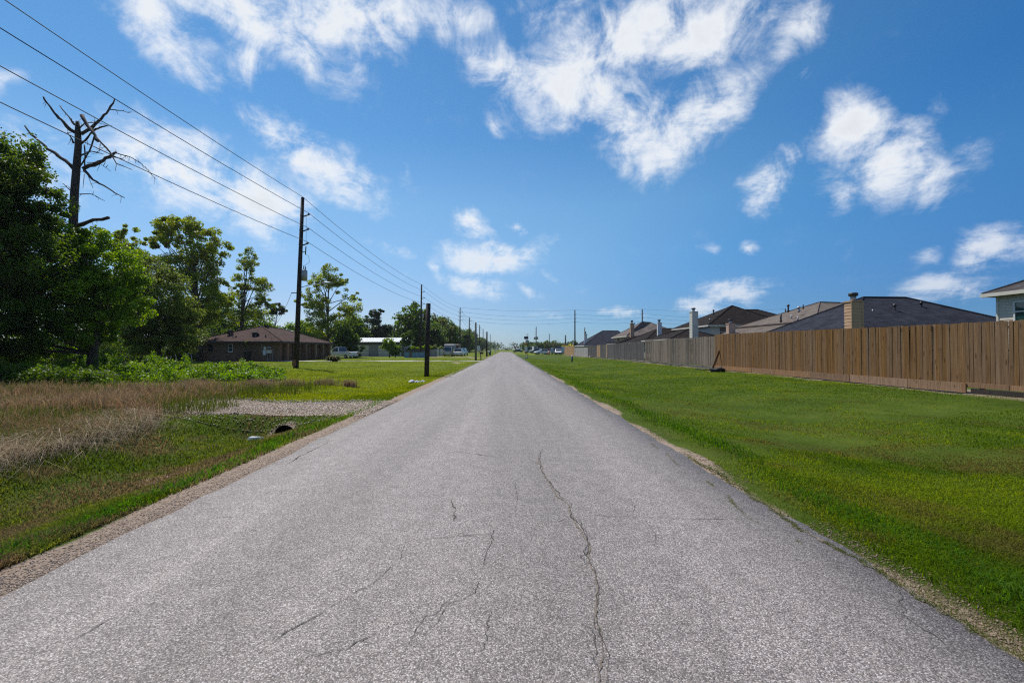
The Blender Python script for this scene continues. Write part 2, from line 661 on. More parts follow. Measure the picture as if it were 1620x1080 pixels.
def ground_mat():
    m, nt, N, L, b = new_mat('turf_and_soil')
    tc = N.new('ShaderNodeTexCoord')
    at = N.new('ShaderNodeAttribute')
    at.attribute_name = 'col'                       # r bare soil, g dead thatch, b yellow lawn
    sep = N.new('ShaderNodeSeparateColor')
    L.new(at.outputs['Color'], sep.inputs[0])

    def noise(s, d=5, r=.6):
        n = N.new('ShaderNodeTexNoise')
        n.inputs['Scale'].default_value = s
        n.inputs['Detail'].default_value = d
        n.inputs['Roughness'].default_value = r
        L.new(tc.outputs['Object'], n.inputs['Vector'])
        return n.outputs[0]

    def ramp(f, c):
        r = N.new('ShaderNodeValToRGB')
        e = r.color_ramp.elements
        e[0].position, e[0].color = c[0][0], (*c[0][1], 1)
        e[1].position, e[1].color = c[-1][0], (*c[-1][1], 1)
        for p, q in c[1:-1]:
            x = e.new(p)
            x.color = (*q, 1)
        L.new(f, r.inputs[0])
        return r.outputs[0]

    def mix(f, a, c):
        x = N.new('ShaderNodeMix')
        x.data_type = 'RGBA'
        L.new(f, x.inputs[0])
        L.new(a, x.inputs[6])
        L.new(c, x.inputs[7])
        return x.outputs[2]

    def edge(f, n, amp=.5):
        a = N.new('ShaderNodeMath')
        a.operation = 'MULTIPLY_ADD'
        L.new(n, a.inputs[0])
        a.inputs[1].default_value = amp * 2
        L.new(f, a.inputs[2])
        mr = N.new('ShaderNodeMapRange')
        mr.interpolation_type = 'SMOOTHSTEP'
        mr.inputs['From Min'].default_value = .35 + amp
        mr.inputs['From Max'].default_value = .65 + amp
        L.new(a.outputs[0], mr.inputs['Value'])
        return mr.outputs[0]
    green = ramp(noise(.5, 9, .68), [(.3, (.034, .060, .005)), (.5, (.054, .086, .007)), (.7, (.085, .112, .014))])
    lawn = ramp(noise(.45, 9, .7), [(.3, (.072, .105, .005)), (.5, (.108, .142, .007)), (.72, (.165, .185, .02))])
    thatch = ramp(noise(6, 8, .7), [(.3, (.055, .045, .018)), (.55, (.12, .085, .042)), (.75, (.20, .155, .085))])
    soil = ramp(noise(26, 8, .75), [(.3, (.15, .108, .076)), (.5, (.28, .212, .16)), (.72, (.44, .355, .285))])
    c = mix(edge(sep.outputs[2], noise(.9), .2), green, lawn)
    c = mix(edge(sep.outputs[1], noise(2.2, 6), .35), c, thatch)
    c = mix(edge(sep.outputs[0], noise(4.5, 7, .7), .4), c, soil)
    L.new(c, b.inputs['Base Color'])
    b.inputs['Roughness'].default_value = .95
    b.inputs['Specular IOR Level'].default_value = .1
    bp = N.new('ShaderNodeBump')
    bp.inputs['Strength'].default_value = .8
    bp.inputs['Distance'].default_value = .03
    L.new(noise(30, 6, .7), bp.inputs['Height'])
    L.new(bp.outputs[0], b.inputs['Normal'])
    return m


def wood_mat(name, c1, c2, c3, knot=(.10, .05, .02), rough=.85):
    """upright boards: long grain, knots, every board its own tone"""
    m, nt, N, L, b = new_mat(name)
    tc = N.new('ShaderNodeTexCoord')
    oi = N.new('ShaderNodeObjectInfo')
    off = N.new('ShaderNodeVectorMath')
    off.operation = 'MULTIPLY_ADD'
    cb = N.new('ShaderNodeCombineXYZ')
    for i in range(3):
        L.new(oi.outputs['Random'], cb.inputs[i])
    L.new(cb.outputs[0], off.inputs[0])
    off.inputs[1].default_value = (37, 53, 71)
    L.new(tc.outputs['Object'], off.inputs[2])
    mp = N.new('ShaderNodeMapping')
    mp.inputs['Scale'].default_value = (9, 9, .7)
    L.new(off.outputs[0], mp.inputs[0])
    n = N.new('ShaderNodeTexNoise')
    n.inputs['Scale'].default_value = 3
    n.inputs['Detail'].default_value = 7
    n.inputs['Roughness'].default_value = .7
    n.inputs['Distortion'].default_value = .6
    L.new(mp.outputs[0], n.inputs['Vector'])
    r = N.new('ShaderNodeValToRGB')
    e = r.color_ramp.elements
    e[0].position, e[0].color = .28, (*c1, 1)
    e[1].position, e[1].color = .74, (*c3, 1)
    q = e.new(.5)
    q.color = (*c2, 1)
    L.new(n.outputs[0], r.inputs[0])
    v = N.new('ShaderNodeTexVoronoi')
    v.inputs['Scale'].default_value = 1
    mk = N.new('ShaderNodeMapping')
    mk.inputs['Scale'].default_value = (6, 6, 3.2)
    L.new(off.outputs[0], mk.inputs[0])
    L.new(mk.outputs[0], v.inputs['Vector'])
    km = N.new('ShaderNodeMapRange')
    km.inputs['From Min'].default_value = .10
    km.inputs['From Max'].default_value = .20
    km.inputs['To Min'].default_value = .75
    km.inputs['To Max'].default_value = 0
    L.new(v.outputs['Distance'], km.inputs['Value'])
    x = N.new('ShaderNodeMix')
    x.data_type = 'RGBA'
    L.new(km.outputs[0], x.inputs[0])
    L.new(r.outputs[0], x.inputs[6])
    x.inputs[7].default_value = (*knot, 1)
    tone = N.new('ShaderNodeMapRange')
    tone.inputs['To Min'].default_value = .76
    tone.inputs['To Max'].default_value = 1.10
    L.new(oi.outputs['Random'], tone.inputs['Value'])
    sat = N.new('ShaderNodeMath')
    sat.operation = 'PINGPONG'
    mul = N.new('ShaderNodeMath')
    mul.operation = 'MULTIPLY'
    mul.inputs[1].default_value = 7.3
    L.new(oi.outputs['Random'], mul.inputs[0])
    L.new(mul.outputs[0], sat.inputs[0])
    sat.inputs[1].default_value = 1
    st = N.new('ShaderNodeMapRange')
    st.inputs['To Min'].default_value = .82
    st.inputs['To Max'].default_value = 1.08
    L.new(sat.outputs[0], st.inputs['Value'])
    h = N.new('ShaderNodeHueSaturation')
    L.new(st.outputs[0], h.inputs['Saturation'])
    L.new(tone.outputs[0], h.inputs['Value'])
    L.new(x.outputs[2], h.inputs['Color'])
    L.new(h.outputs[0], b.inputs['Base Color'])
    b.inputs['Roughness'].default_value = rough
    b.inputs['Specular IOR Level'].default_value = .2
    bp = N.new('ShaderNodeBump')
    bp.inputs['Strength'].default_value = .4
    bp.inputs['Distance'].default_value = .006
    L.new(n.outputs[0], bp.inputs['Height'])
    L.new(bp.outputs[0], b.inputs['Normal'])
    return m


def brick_mat(name, c1, c2, mortar):
    m, nt, N, L, b = new_mat(name)
    g = N.new('ShaderNodeNewGeometry')
    s = N.new('ShaderNodeSeparateXYZ')
    L.new(g.outputs['Position'], s.inputs[0])
    a = N.new('ShaderNodeMath')
    L.new(s.outputs[0], a.inputs[0])
    L.new(s.outputs[1], a.inputs[1])
    c = N.new('ShaderNodeCombineXYZ')
    L.new(a.outputs[0], c.inputs[0])
    L.new(s.outputs[2], c.inputs[1])
    br = N.new('ShaderNodeTexBrick')
    br.inputs['Scale'].default_value = 1
    br.inputs['Brick Width'].default_value = .22
    br.inputs['Row Height'].default_value = .075
    br.inputs['Mortar Size'].default_value = .008
    br.inputs['Color1'].default_value = (*c1, 1)
    br.inputs['Color2'].default_value = (*c2, 1)
    br.inputs['Mortar'].default_value = (*mortar, 1)
    L.new(c.outputs[0], br.inputs['Vector'])
    L.new(br.outputs['Color'], b.inputs['Base Color'])
    b.inputs['Roughness'].default_value = .9
    b.inputs['Specular IOR Level'].default_value = .15
    return m


def shingle_mat(name, c1, c2, stain=None):
    m, nt, N, L, b = new_mat(name)
    g = N.new('ShaderNodeNewGeometry')
    s = N.new('ShaderNodeSeparateXYZ')
    L.new(g.outputs['Position'], s.inputs[0])
    a = N.new('ShaderNodeMath')
    L.new(s.outputs[0], a.inputs[0])
    L.new(s.outputs[1], a.inputs[1])
    c = N.new('ShaderNodeCombineXYZ')
    L.new(a.outputs[0], c.inputs[0])
    L.new(s.outputs[2], c.inputs[1])
    br = N.new('ShaderNodeTexBrick')
    br.inputs['Scale'].default_value = 1
    br.inputs['Brick Width'].default_value = .33
    br.inputs['Row Height'].default_value = .085
    br.inputs['Mortar Size'].default_value = .006
    br.inputs['Bias'].default_value = 0
    br.inputs['Color1'].default_value = (*c1, 1)
    br.inputs['Color2'].default_value = (*c2, 1)
    br.inputs['Mortar'].default_value = (*[x * .55 for x in c1], 1)
    L.new(c.outputs[0], br.inputs['Vector'])
    n = N.new('ShaderNodeTexNoise')
    n.inputs['Scale'].default_value = .9
    n.inputs['Detail'].default_value = 8
    n.inputs['Roughness'].default_value = .7
    L.new(g.outputs['Position'], n.inputs['Vector'])
    mr = N.new('ShaderNodeMapRange')
    mr.inputs['From Min'].default_value = .3
    mr.inputs['From Max'].default_value = .7
    mr.inputs['To Min'].default_value = .72
    mr.inputs['To Max'].default_value = 1.25
    L.new(n.outputs[0], mr.inputs['Value'])
    h = N.new('ShaderNodeHueSaturation')
    L.new(br.outputs['Color'], h.inputs['Color'])
    L.new(mr.outputs[0], h.inputs['Value'])
    L.new(h.outputs[0], b.inputs['Base Color'])
    b.inputs['Roughness'].default_value = .95
    b.inputs['Specular IOR Level'].default_value = .08
    return m


def glass_mat(name, c=(.02, .03, .035)):
    m, nt, N, L, b = new_mat(name)
    b.inputs['Base Color'].default_value = (*c, 1)
    b.inputs['Roughness'].default_value = .06
    b.inputs['Specular IOR Level'].default_value = .8
    n = N.new('ShaderNodeTexNoise')
    n.inputs['Scale'].default_value = 1.5
    bp = N.new('ShaderNodeBump')
    bp.inputs['Strength'].default_value = .05
    L.new(n.outputs[0], bp.inputs['Height'])
    L.new(bp.outputs[0], b.inputs['Normal'])
    return m


MT = dict(
    road=road_mat(), ground=ground_mat(), leaf=leaf_mat('leaf', .52, .45, .25), blade=leaf_mat('grass_blade', .50, .7, .05), straw=leaf_mat('dry_straw', .2, .8, .1),
    stone=attr_mat('loose_stone'),
    bark=M('bark', (.045, .035, .028), (.10, .08, .062), 6, .95, .6, stretch=(1, 1, .3)),
    dead=M('dead_wood', (.032, .024, .021), (.085, .066, .058), 5, .9, .6, stretch=(1, 1, .35)),
    pole=M('creosoted_pole', (.018, .014, .012), (.048, .037, .030), 5, .85, .5, stretch=(1, 1, .1)),
    greypole=M('weathered_pole', (.10, .095, .085), (.19, .18, .165), 5, .9, .4, stretch=(1, 1, .1)),
    metal=M('galvanised_metal', (.28, .29, .30), (.40, .41, .42), 6, .5, 0, .3),
    darkmetal=M('dark_metal', (.03, .03, .032), (.06, .06, .062), 6, .5, 0, .3),
    wire=M('wire', (.012, .012, .014), (.02, .02, .022), 6, .7),
    insul=M('insulator', (.05, .05, .055), (.09, .09, .10), 6, .35),
    white=M('white_paint', (.62, .61, .59), (.72, .71, .69), 3, .55),
    cream=M('cream_siding', (.52, .50, .43), (.62, .60, .53), 2, .7),
    greysid=M('grey_siding', (.52, .445, .365), (.60, .52, .44), 2, .7),
    tan=M('tan_siding', (.43, .265, .155), (.52, .34, .21), 2, .75),
    pinktan=M('pink_tan_siding', (.45, .30, .22), (.54, .38, .29), 2, .75),
    trim=M('cream_trim', (.55, .51, .43), (.62, .58, .50), 2, .6),
    darktrim=M('brown_trim', (.045, .032, .026), (.07, .05, .04), 3, .7),
    brick=brick_mat('brown_brick', (.13, .068, .040), (.20, .108, .062), (.18, .14, .105)),
    tanbrick=brick_mat('tan_brick', (.40, .28, .19), (.50, .37, .26), (.45, .40, .34)),
    roof_brown=shingle_mat('brown_shingle', (.062, .040, .034), (.10, .066, .057)),
    roof_slate=shingle_mat('slate_shingle', (.020, .022, .031), (.036, .040, .053)),
    roof_grey=shingle_mat('grey_brown_shingle', (.115, .095, .080), (.18, .15, .128)),
    roof_black=shingle_mat('black_brown_shingle', (.014, .011, .010), (.030, .023, .020)),
    roof_dark=shingle_mat('dark_shingle', (.05, .045, .045), (.09, .08, .08)),
    roof_tan=shingle_mat('taupe_shingle', (.115, .095, .085), (.17, .145, .13)),
    glass=glass_mat('window_glass'), green_glass=glass_mat('green_window_glass', (.012, .05, .042)), blind=M('window_blind', (.30, .32, .32), (.42, .44, .44), 3, .5),
    fence_new=wood_mat('new_cedar', (.108, .050, .018), (.19, .099, .037), (.30, .175, .080), (.07, .028, .010)),
    fence_mid=wood_mat('weathered_cedar', (.115, .088, .066), (.20, .158, .120), (.32, .265, .215), (.07, .05, .035)),
    fence_old=wood_mat('old_grey_board', (.062, .056, .054), (.115, .105, .10), (.20, .185, .175), (.04, .035, .03)),
    fence_pale=wood_mat('pale_grey_board', (.25, .235, .21), (.36, .34, .31), (.46, .44, .40), (.16, .14, .11)),
    fence_tan=wood_mat('tan_cedar', (.32, .195, .10), (.43, .275, .15), (.54, .37, .22)),
    rot=wood_mat('kick_board', (.15, .075, .034), (.25, .140, .070), (.36, .22, .12)),
    darkboard=wood_mat('dark_wet_board', (.025, .02, .018), (.05, .04, .036), (.085, .07, .06)),
    concrete=M('concrete', (.36, .34, .31), (.48, .46, .42), 3, .9, .3),
    crack=M('crack_filler', (.04, .036, .033), (.10, .088, .075), 14, .95),
    rustcrack=M('crack_sand', (.10, .082, .062), (.23, .19, .15), 40, .95),
    rubber=M('rubber', (.012, .012, .012), (.024, .024, .024), 8, .7, .3),
    carwhite=M('white_car_paint', (.66, .67, .68), (.70, .71, .72), 2, .25, 0, 0, .6),
    carsilver=M('silver_car_paint', (.30, .31, .32), (.36, .37, .38), 2, .3, 0, .5, .6),
    carblue=M('pale_blue_car_paint', (.35, .42, .48), (.42, .49, .55), 2, .3, 0, .1, .6),
    cardark=M('dark_car_paint', (.03, .032, .036), (.045, .047, .05), 2, .25, 0, 0, .6),
    carbrown=M('brown_car_paint', (.16, .12, .10), (.20, .155, .13), 2, .3, 0, 0, .6),
    red=M('red_lamp', (.35, .02, .015), (.45, .03, .02), 2, .3),
    orange=M('amber_lens', (.75, .25, .02), (.85, .32, .03), 2, .3),
    yellow=M('yellow_green_sheet', (.62, .68, .05), (.72, .78, .08), 2, .5),
    navy=M('navy_paint', (.012, .045, .11), (.02, .06, .14), 2, .5),
    greenbin=M('green_plastic', (.012, .10, .055), (.02, .13, .075), 2, .5),
    blackplastic=M('black_plastic', (.012, .012, .013), (.022, .022, .023), 3, .45),
    bluepanel=M('faded_blue_sheet', (.10, .20, .30), (.17, .29, .40), 1.5, .7),
    greysheet=M('grey_sheet', (.20, .20, .205), (.30, .30, .305), 1.5, .7),
    whitemetal=M('white_sheet_metal', (.58, .60, .61), (.68, .70, .71), 2, .45, 0, .1),
    rustmetal=M('rusty_sheet', (.10, .075, .055), (.20, .15, .115), 2, .8),
    litter=M('white_litter', (.42, .42, .43), (.6, .6, .61), 9, .6, .4),
    teal=M('teal_paint', (.10, .36, .40), (.14, .42, .46), 2, .5),
    solar=M('solar_cell', (.008, .010, .02), (.014, .018, .03), 6, .2, 0, 0, .6),
)


# ------------------------------------------------------------------ ground, road, drives
def build_ground():
    xs = np.concatenate([[-4000, -2000, -1000, -600, -400, -250, -180, -140, -110], np.arange(-90, -16, 2.0), np.arange(-16, -9, .35),
                         np.arange(-9, 3.6, .12), np.arange(3.6, 17, .3), np.arange(17, 60, 2.5), [70, 90, 120, 170, 250, 400, 600, 1000, 2000, 4000]])
    ys = np.concatenate([[-400, -200, -100, -60, -40], np.arange(-30, 0, 2.0), np.arange(0, 16, .14), np.arange(16, 40, .5), np.arange(40, 110, 2.0),
                         np.arange(110, 320, 10), [350, 400, 500, 700, 1000, 1600, 2500, 4000, 7000]])
    X, Y = np.meshgrid(xs, ys)
    Z = gz(X, Y)
    nx, ny = len(xs), len(ys)
    V = np.stack([X.ravel(), Y.ravel(), Z.ravel()], 1)
    i = np.arange(ny - 1)[:, None] * nx + np.arange(nx - 1)[None]
    F = np.stack([i, i + 1, i + nx + 1, i + nx], -1).reshape(-1, 4)
    x, y = V[:, 0], V[:, 1]
    jit = vnoise(x * .8, y * .8) * .35
    soil = sstep(-3.68, -3.42, x + jit * .7) * (x < -2.5) * (1 - .55 * sstep(14, 30, y))
    soil = np.maximum(soil, (1 - sstep(2.55, 2.85, x + jit * 1.3)) * (x > 2) * .66 * (1 - .5 * sstep(20, 45, y)))
    for cx, cy, r_ in ((-5.0, 6.9, .55), (-4.5, 8.9, .4), (-4.9, 9.9, .5), (3.25, 3.9, .3), (13.2, 28.5, .8), (-17, 37, .9), (-6.0, 54.8, 1.2), (-5, 84, 3)):
        soil = np.maximum(soil, .8 * (1 - sstep(.4, 1.1, np.hypot(x - cx, (y - cy) * .8) / r_)))
    soil = np.maximum(soil, .55 * sstep(12.9, 13.7, x + jit) * (x < 16) * (y < 115))
    dead = .8 * sstep(-6.9, -7.5, x + jit) * (1 - sstep(14.5, 19, y + jit * 6)) * (x > -40) * (y > 0)
    dead = np.maximum(dead, .42 * sstep(-4.3, -4.9, x + jit) * (1 - sstep(9, 12, y)) * (y > -20))
    dead = np.maximum(dead, .5 * np.exp(-((x + 9.5) / 3.2) ** 2 - ((y - 19) / 2.0) ** 2))
    dead = np.maximum(dead, .5 * sstep(-17, -24, x) * sstep(20, 23, y) * (1 - sstep(45, 52, y)) * (x > -70))
    yel = sstep(-3.3, -3.6, x) * sstep(13.5, 16, y) * .95 + .28 * (x > 2)
    yel = np.where(y > 120, .6, yel)
    o = np_mesh('ground', V, F, MT['ground'], np.stack([soil, dead, yel], 1), smooth=True)
    tag(o, kind='structure')

    ys = np.concatenate([np.arange(-25, 0, .5), np.arange(0, 20, .1), np.arange(20, 60, .4), np.arange(60, 222.1, 3)])
    lj = RL + vnoise(ys * 1.3, 3.3) * .12 + vnoise(ys * 5, 9) * .05
    rj = RR + vnoise(ys * 1.1, 21.7) * .12 + vnoise(ys * 4.3, 2) * .06
    us = np.linspace(0, 1, 15)
    X = lj[:, None] + (rj - lj)[:, None] * us[None]
    Yg = np.repeat(ys[:, None], 15, 1)
    Z = road_z(X) + vnoise(X * .7, Yg * .4) * .012
    X = np.concatenate([lj[:, None] - .03, X, rj[:, None] + .03], 1)
    Yg = np.concatenate([ys[:, None], Yg, ys[:, None]], 1)
    Z = np.concatenate([np.full((len(ys), 1), -.13), Z, np.full((len(ys), 1), -.13)], 1)
    V = np.stack([X.ravel(), Yg.ravel(), Z.ravel()], 1)
    n = 17
    i = np.arange(len(ys) - 1)[:, None] * n + np.arange(n - 1)[None]
    F = np.stack([i, i + 1, i + n + 1, i + n], -1).reshape(-1, 4)
    road = tag(np_mesh('road', V, F, MT['road'], smooth=True), kind='structure')
    cross = tag(MB().face([(-260, 222, .03), (260, 222, .03), (260, 229, .03), (-260, 229, .03)]).build('cross_road', MT['road']), kind='structure')
    return road


ROAD = build_ground()


def G(px, py):
    """photo pixel on the flat road -> ground point"""
    y = CAM_H * FPX / (py - VY)
    return (px - VX) * y / FPX, y


def crack(pix, width, mat, wander=.02, lift=0.0):
    pts = [np.array(G(*p)) for p in pix]
    fine = []
    for a, b in zip(pts[:-1], pts[1:]):
        n = max(2, int(np.linalg.norm(b - a) / .016))
        for k in range(n):
            fine.append(a + (b - a) * k / n)
    fine.append(pts[-1])
    fine = np.array(fine)
    k = np.arange(len(fine))
    ph = random.random() * 50
    for o_, f_, g_ in ((0, .06, 2.6), (9, .23, 1.5), (17, .7, 1.0)):
        fine[:, 0] += vnoise(k * f_, ph + o_) * wander * g_
        fine[:, 1] += vnoise(k * f_, ph + 30 + o_) * wander * g_
    d = np.gradient(fine, axis=0)
    nrm = np.stack([-d[:, 1], d[:, 0]], 1)
    nrm /= np.linalg.norm(nrm, axis=1)[:, None] + 1e-9
    taper = np.minimum(1, np.minimum(k, k[::-1]) / max(3, len(k) * .15))
    w = width * np.clip(.5 + 1.6 * vnoise(k * .12, ph + 3) + 1.0 * vnoise(k * .6, ph + 5), .34, 2) * (.25 + .75 * taper)
    a, b = fine + nrm * w[:, None] / 2, fine - nrm * w[:, None] / 2
    V = np.concatenate([np.stack([q[:, 0], q[:, 1], road_z(q[:, 0]) + vnoise(q[:, 0] * .7, q[:, 1] * .4) * .012 + .0045 + lift], 1) for q in (a, b)])
    n = len(fine)
    i = np.arange(n - 1)
    F = np.stack([i, i + 1, i + n + 1, i + n], -1)
    np_mesh('crack', V, F, mat, parent=ROAD)
    return fine


def c7(*q):
    return [(500 + x / 2.7, 680 + y / 2.7) for x, y in q]


def c5(*q):
    return [(820 + x / 4.05, 540 + y / 4.05) for x, y in q]


def c6(*q):
    return [(1100 + x / 2.454, 640 + y / 2.454) for x, y in q]


MAIN = c7((970, 85), (945, 120), (965, 185), (1000, 240), (1035, 295), (1080, 320), (1090, 370), (1115, 415), (1165, 490), (1155, 545), (1185, 605), (1198, 660), (1190, 720), (1185, 790), (1205, 860), (1230, 950), (1220, 1050), (1226, 1150))
crack(MAIN, .020, MT['rustcrack'], .014)
crack([(x + 1.2, y) for x, y in MAIN], .008, MT['crack'], .012, .0015)
crack(MAIN[6:11], .008, MT['crack'], .03, .0015)
crack(c7((1188, 800), (1190, 900), (1195, 1040), (1190, 1120)), .007, MT['crack'])
crack(c7((1100, 372), (1250, 375), (1400, 382), (1600, 385), (1835, 378)), .006, MT['crack'])
for q in (c7((360, 560), (375, 520), (380, 490)), c7((160, 705), (205, 745), (260, 770)), c7((610, 738), (680, 700), (700, 640)), c7((700, 640), (665, 600), (660, 540)), c7((560, 750), (520, 830), (470, 870)), c7((690, 455), (745, 450)),
          c7((470, 790), (400, 900), (380, 960)), c7((1090, 380), (1030, 400), (940, 395)), c7((850, 230), (860, 300), (850, 350)), c7((730, 520), (715, 590)), c7((1350, 360), (1370, 300)), c7((1400, 382), (1450, 450), (1440, 520))):
    crack(q, .004, MT['crack'], .009)
crack(c7((-190, 1064), (-60, 990), (0, 950), (150, 930), (220, 885), (320, 830), (490, 790), (560, 750), (610, 738)), .0065, MT['crack'])
crack(c7((-260, 960), (-90, 850), (0, 800), (150, 710), (270, 650), (360, 560)), .007, MT['crack'])
crack(c7((380, 490), (500, 465), (690, 455)), .0065, MT['crack'])
crack(c7((760, 430), (745, 470), (730, 525)), .010, MT['crack'])
crack(c7((590, 300), (600, 340), (590, 400)), .010, MT['crack'])
crack(c7((550, 100), (640, 104), (800, 125)), .012, MT['crack'])
crack(c7((750, 790), (735, 860), (715, 960)), .005, MT['crack'])
crack([(455, 734), (475, 722), (492, 713), (510, 703), (530, 694)], .016, MT['crack'])
crack([(560, 660), (590, 650)], .016, MT['crack'])
crack([(120, 1010), (165, 985), (195, 968)], .006, MT['crack'])
crack([(355, 814), (385, 815)], .006, MT['crack'])
grass_cracks = []
for q, w in ((c5((845, 630), (865, 660), (900, 690)), .012), (c5((945, 712), (990, 750), (1018, 788)), .018), (c5((1205, 888), (1255, 935)), .014),
             (c5((1340, 985), (1360, 1015), (1395, 1055)), .012), (c6((125, 360), (205, 435), (255, 465)), .010), (c6((350, 500), (410, 535)), .010),
             (c5((530, 430), (575, 470), (610, 495)), .012)):
    grass_cracks.append(crack(q, w * .6, MT['rustcrack'], .012))
edge_crack = crack(c6((-40, 190), (100, 270), (200, 335), (350, 440), (560, 555), (740, 670), (930, 790), (1100, 890), (1270, 995), (1340, 1040)), .03, MT['rustcrack'], .03)
crack(c6((740, 640), (840, 830), (1000, 950), (1100, 1010)), .008, MT['crack'])


def sheet(name, x0, x1, y0, y1, mat, dz=.012, nx=24, ny=14, rough=.25, kind='structure'):
    xs, ys = np.linspace(x0, x1, nx), np.linspace(y0, y1, ny)
    X, Y = np.meshgrid(xs, ys)
    e = np.abs(np.linspace(-1, 1, ny))[:, None] > .99
    Y = Y + e * vnoise(X * 1.1, Y) * rough
    Z = gz(X, Y) + dz
    V = np.stack([X.ravel(), Y.ravel(), Z.ravel()], 1)
    i = np.arange(ny - 1)[:, None] * nx + np.arange(nx - 1)[None]
    F = np.stack([i, i + 1, i + nx + 1, i + nx], -1).reshape(-1, 4)
    return tag(np_mesh(name, V, F, mat, smooth=True), kind=kind)


MT['gravelbed'] = M('gravel_bed', (.24, .18, .125), (.44, .36, .275), 18, .95, .8)
sheet('gravel_drive', -9.2, -3.2, 10.6, 13.3, MT['gravelbed'], .008, 60, 24, 1.0)
sheet('driveway', -30, -3.2, 56.4, 58.6, MT['concrete'], .03, 40, 6, .05)
sheet('dirt_drive', -16, -3.2, 84, 88, M('dirt', (.22, .14, .09), (.36, .25, .17), 4, .95), .02, 20, 6, .6)


# ------------------------------------------------------------------ loose stuff: blades, straw, stones
def blades(name, xy, h, w, col, mat, lean=.5, seg=2, label=None, cat=None, z=None, cvar=.25, tipdry=.0, curl=1.0):
    n = len(xy)
    x, y = xy[:, 0], xy[:, 1]
    z0 = gz(x, y) - .01 if z is None else z
    h = np.broadcast_to(h, n) * rng.uniform(.55, 1.25, n)
    w = np.broadcast_to(w, n) * rng.uniform(.7, 1.3, n)
    an = rng.uniform(0, 2 * np.pi, n)
    la = rng.uniform(.1, 1, n) * lean
    la_dir = rng.uniform(0, 2 * np.pi, n)
    ax, ay = np.cos(an) * w / 2, np.sin(an) * w / 2
    dx, dy = np.cos(la_dir) * la * h, np.sin(la_dir) * la * h
    B = np.stack([x, y, z0], 1)
    A = np.stack([ax, ay, np.zeros(n)], 1)
    D = np.stack([dx, dy, np.zeros(n)], 1)
    Hh = np.stack([np.zeros(n), np.zeros(n), h], 1)
    c = np.broadcast_to(col, (n, 3)) * rng.uniform(1 - cvar, 1 + cvar, (n, 1))
    if seg == 1:
        V = np.stack([B - A, B + A, B + D + Hh * (1 - .35 * la[:, None])], 1).reshape(-1, 3)
        i = np.arange(n) * 3
        F = np.stack([i, i + 1, i + 2], 1)
        C = np.repeat(c, 3, 0)
    else:
        mid = B + D * .3 + Hh * .58
        tip = B + D * (1.0 + .4 * curl) + Hh * (1 - .45 * curl * la[:, None])
        V = np.stack([B - A, B + A, mid - A * .75, mid + A * .75, tip], 1).reshape(-1, 3)
        i = np.arange(n) * 5
        F = np.concatenate([np.stack([i, i + 1, i + 3], 1), np.stack([i, i + 3, i + 2], 1), np.stack([i + 2, i + 3, i + 4], 1)])
        C = np.repeat(c, 5, 0)
    o = np_mesh(name, V, F, mat, C)
    return tag(o, label, cat, kind='stuff')


def field(n, y0, y1, xfun, marg=1.0):
    """points spread so that they are about evenly dense as seen from the road"""
    iy = rng.uniform(1 / y1, 1 / y0, n)
    y = 1 / iy
    lo, hi = xfun(y)
    lo = np.maximum(lo, -1.16 * y - marg)
    hi = np.minimum(hi, 1.18 * y + marg)
    ok = hi > lo
    x = lo + (hi - lo) * rng.random(n)
    keep = ok & (rng.random(n) < np.clip((hi - lo) / (np.maximum(hi - lo, 0).max() + 1e-9) * 1.6 + .15, 0, 1))
    return np.stack([x, y], 1)[keep]


def patch(xy, s, a, b, seed=0):
    t = sstep(.30, .70, vnoise(xy[:, 0] * s + seed, xy[:, 1] * s) * .75 + vnoise(xy[:, 0] * s * 3.1, xy[:, 1] * s * 3.1 + seed) * .45 + .5)[:, None]
    return np.array(a) * (1 - t) + np.array(b) * t


def lushness(xy):
    return sstep(.35, .65, vnoise(xy[:, 0] * .7 + 3, xy[:, 1] * .7) * .8 + vnoise(xy[:, 0] * 2.3, xy[:, 1] * 2.3) * .4 + .5)


GREEN1, GREEN2 = (.074, .136, .004), (.155, .212, .011)
# mown verge on the fence side
p = field(350000, 1.7, 24, lambda y: (2.78 + 0 * y, 14.0 + 0 * y))
p = p[rng.random(len(p)) > sstep(11, 24, p[:, 1])]
p = p[rng.random(len(p)) < .3 + .7 * sstep(2.8, 3.3, p[:, 0] + vnoise(p[:, 1] * 1.5, 2) * .4)]
lu = lushness(p)
c = patch(p, .6, GREEN1, GREEN2, 5)
dry = sstep(.40, .75, vnoise(p[:, 0] * .9 + 40, p[:, 1] * .9) * .8 + vnoise(p[:, 0] * 3 + 4, p[:, 1] * 3) * .4 + .5)[:, None]
c = c * (1 - .75 * dry) + np.array((.150, .112, .036)) * .75 * dry
blades('verge_grass', p, .026 + .032 * lu, .0042 + .0007 * p[:, 1], c, MT['blade'], 1.2, 2, 'mown green grass on the verge between road and wooden fence', 'grass', cvar=.35)
p = field(170000, 10, 75, lambda y: (2.75 + 0 * y, 14.0 + 0 * y))
p = p[rng.random(len(p)) < sstep(10, 22, p[:, 1])]
c = patch(p, .6, GREEN1, GREEN2, 5)
blades('far_verge_grass', p, .05, .012 + .0011 * p[:, 1], c, MT['blade'], 1.5, 1, 'distant mown grass along the foot of the fence run', 'grass', cvar=.3)
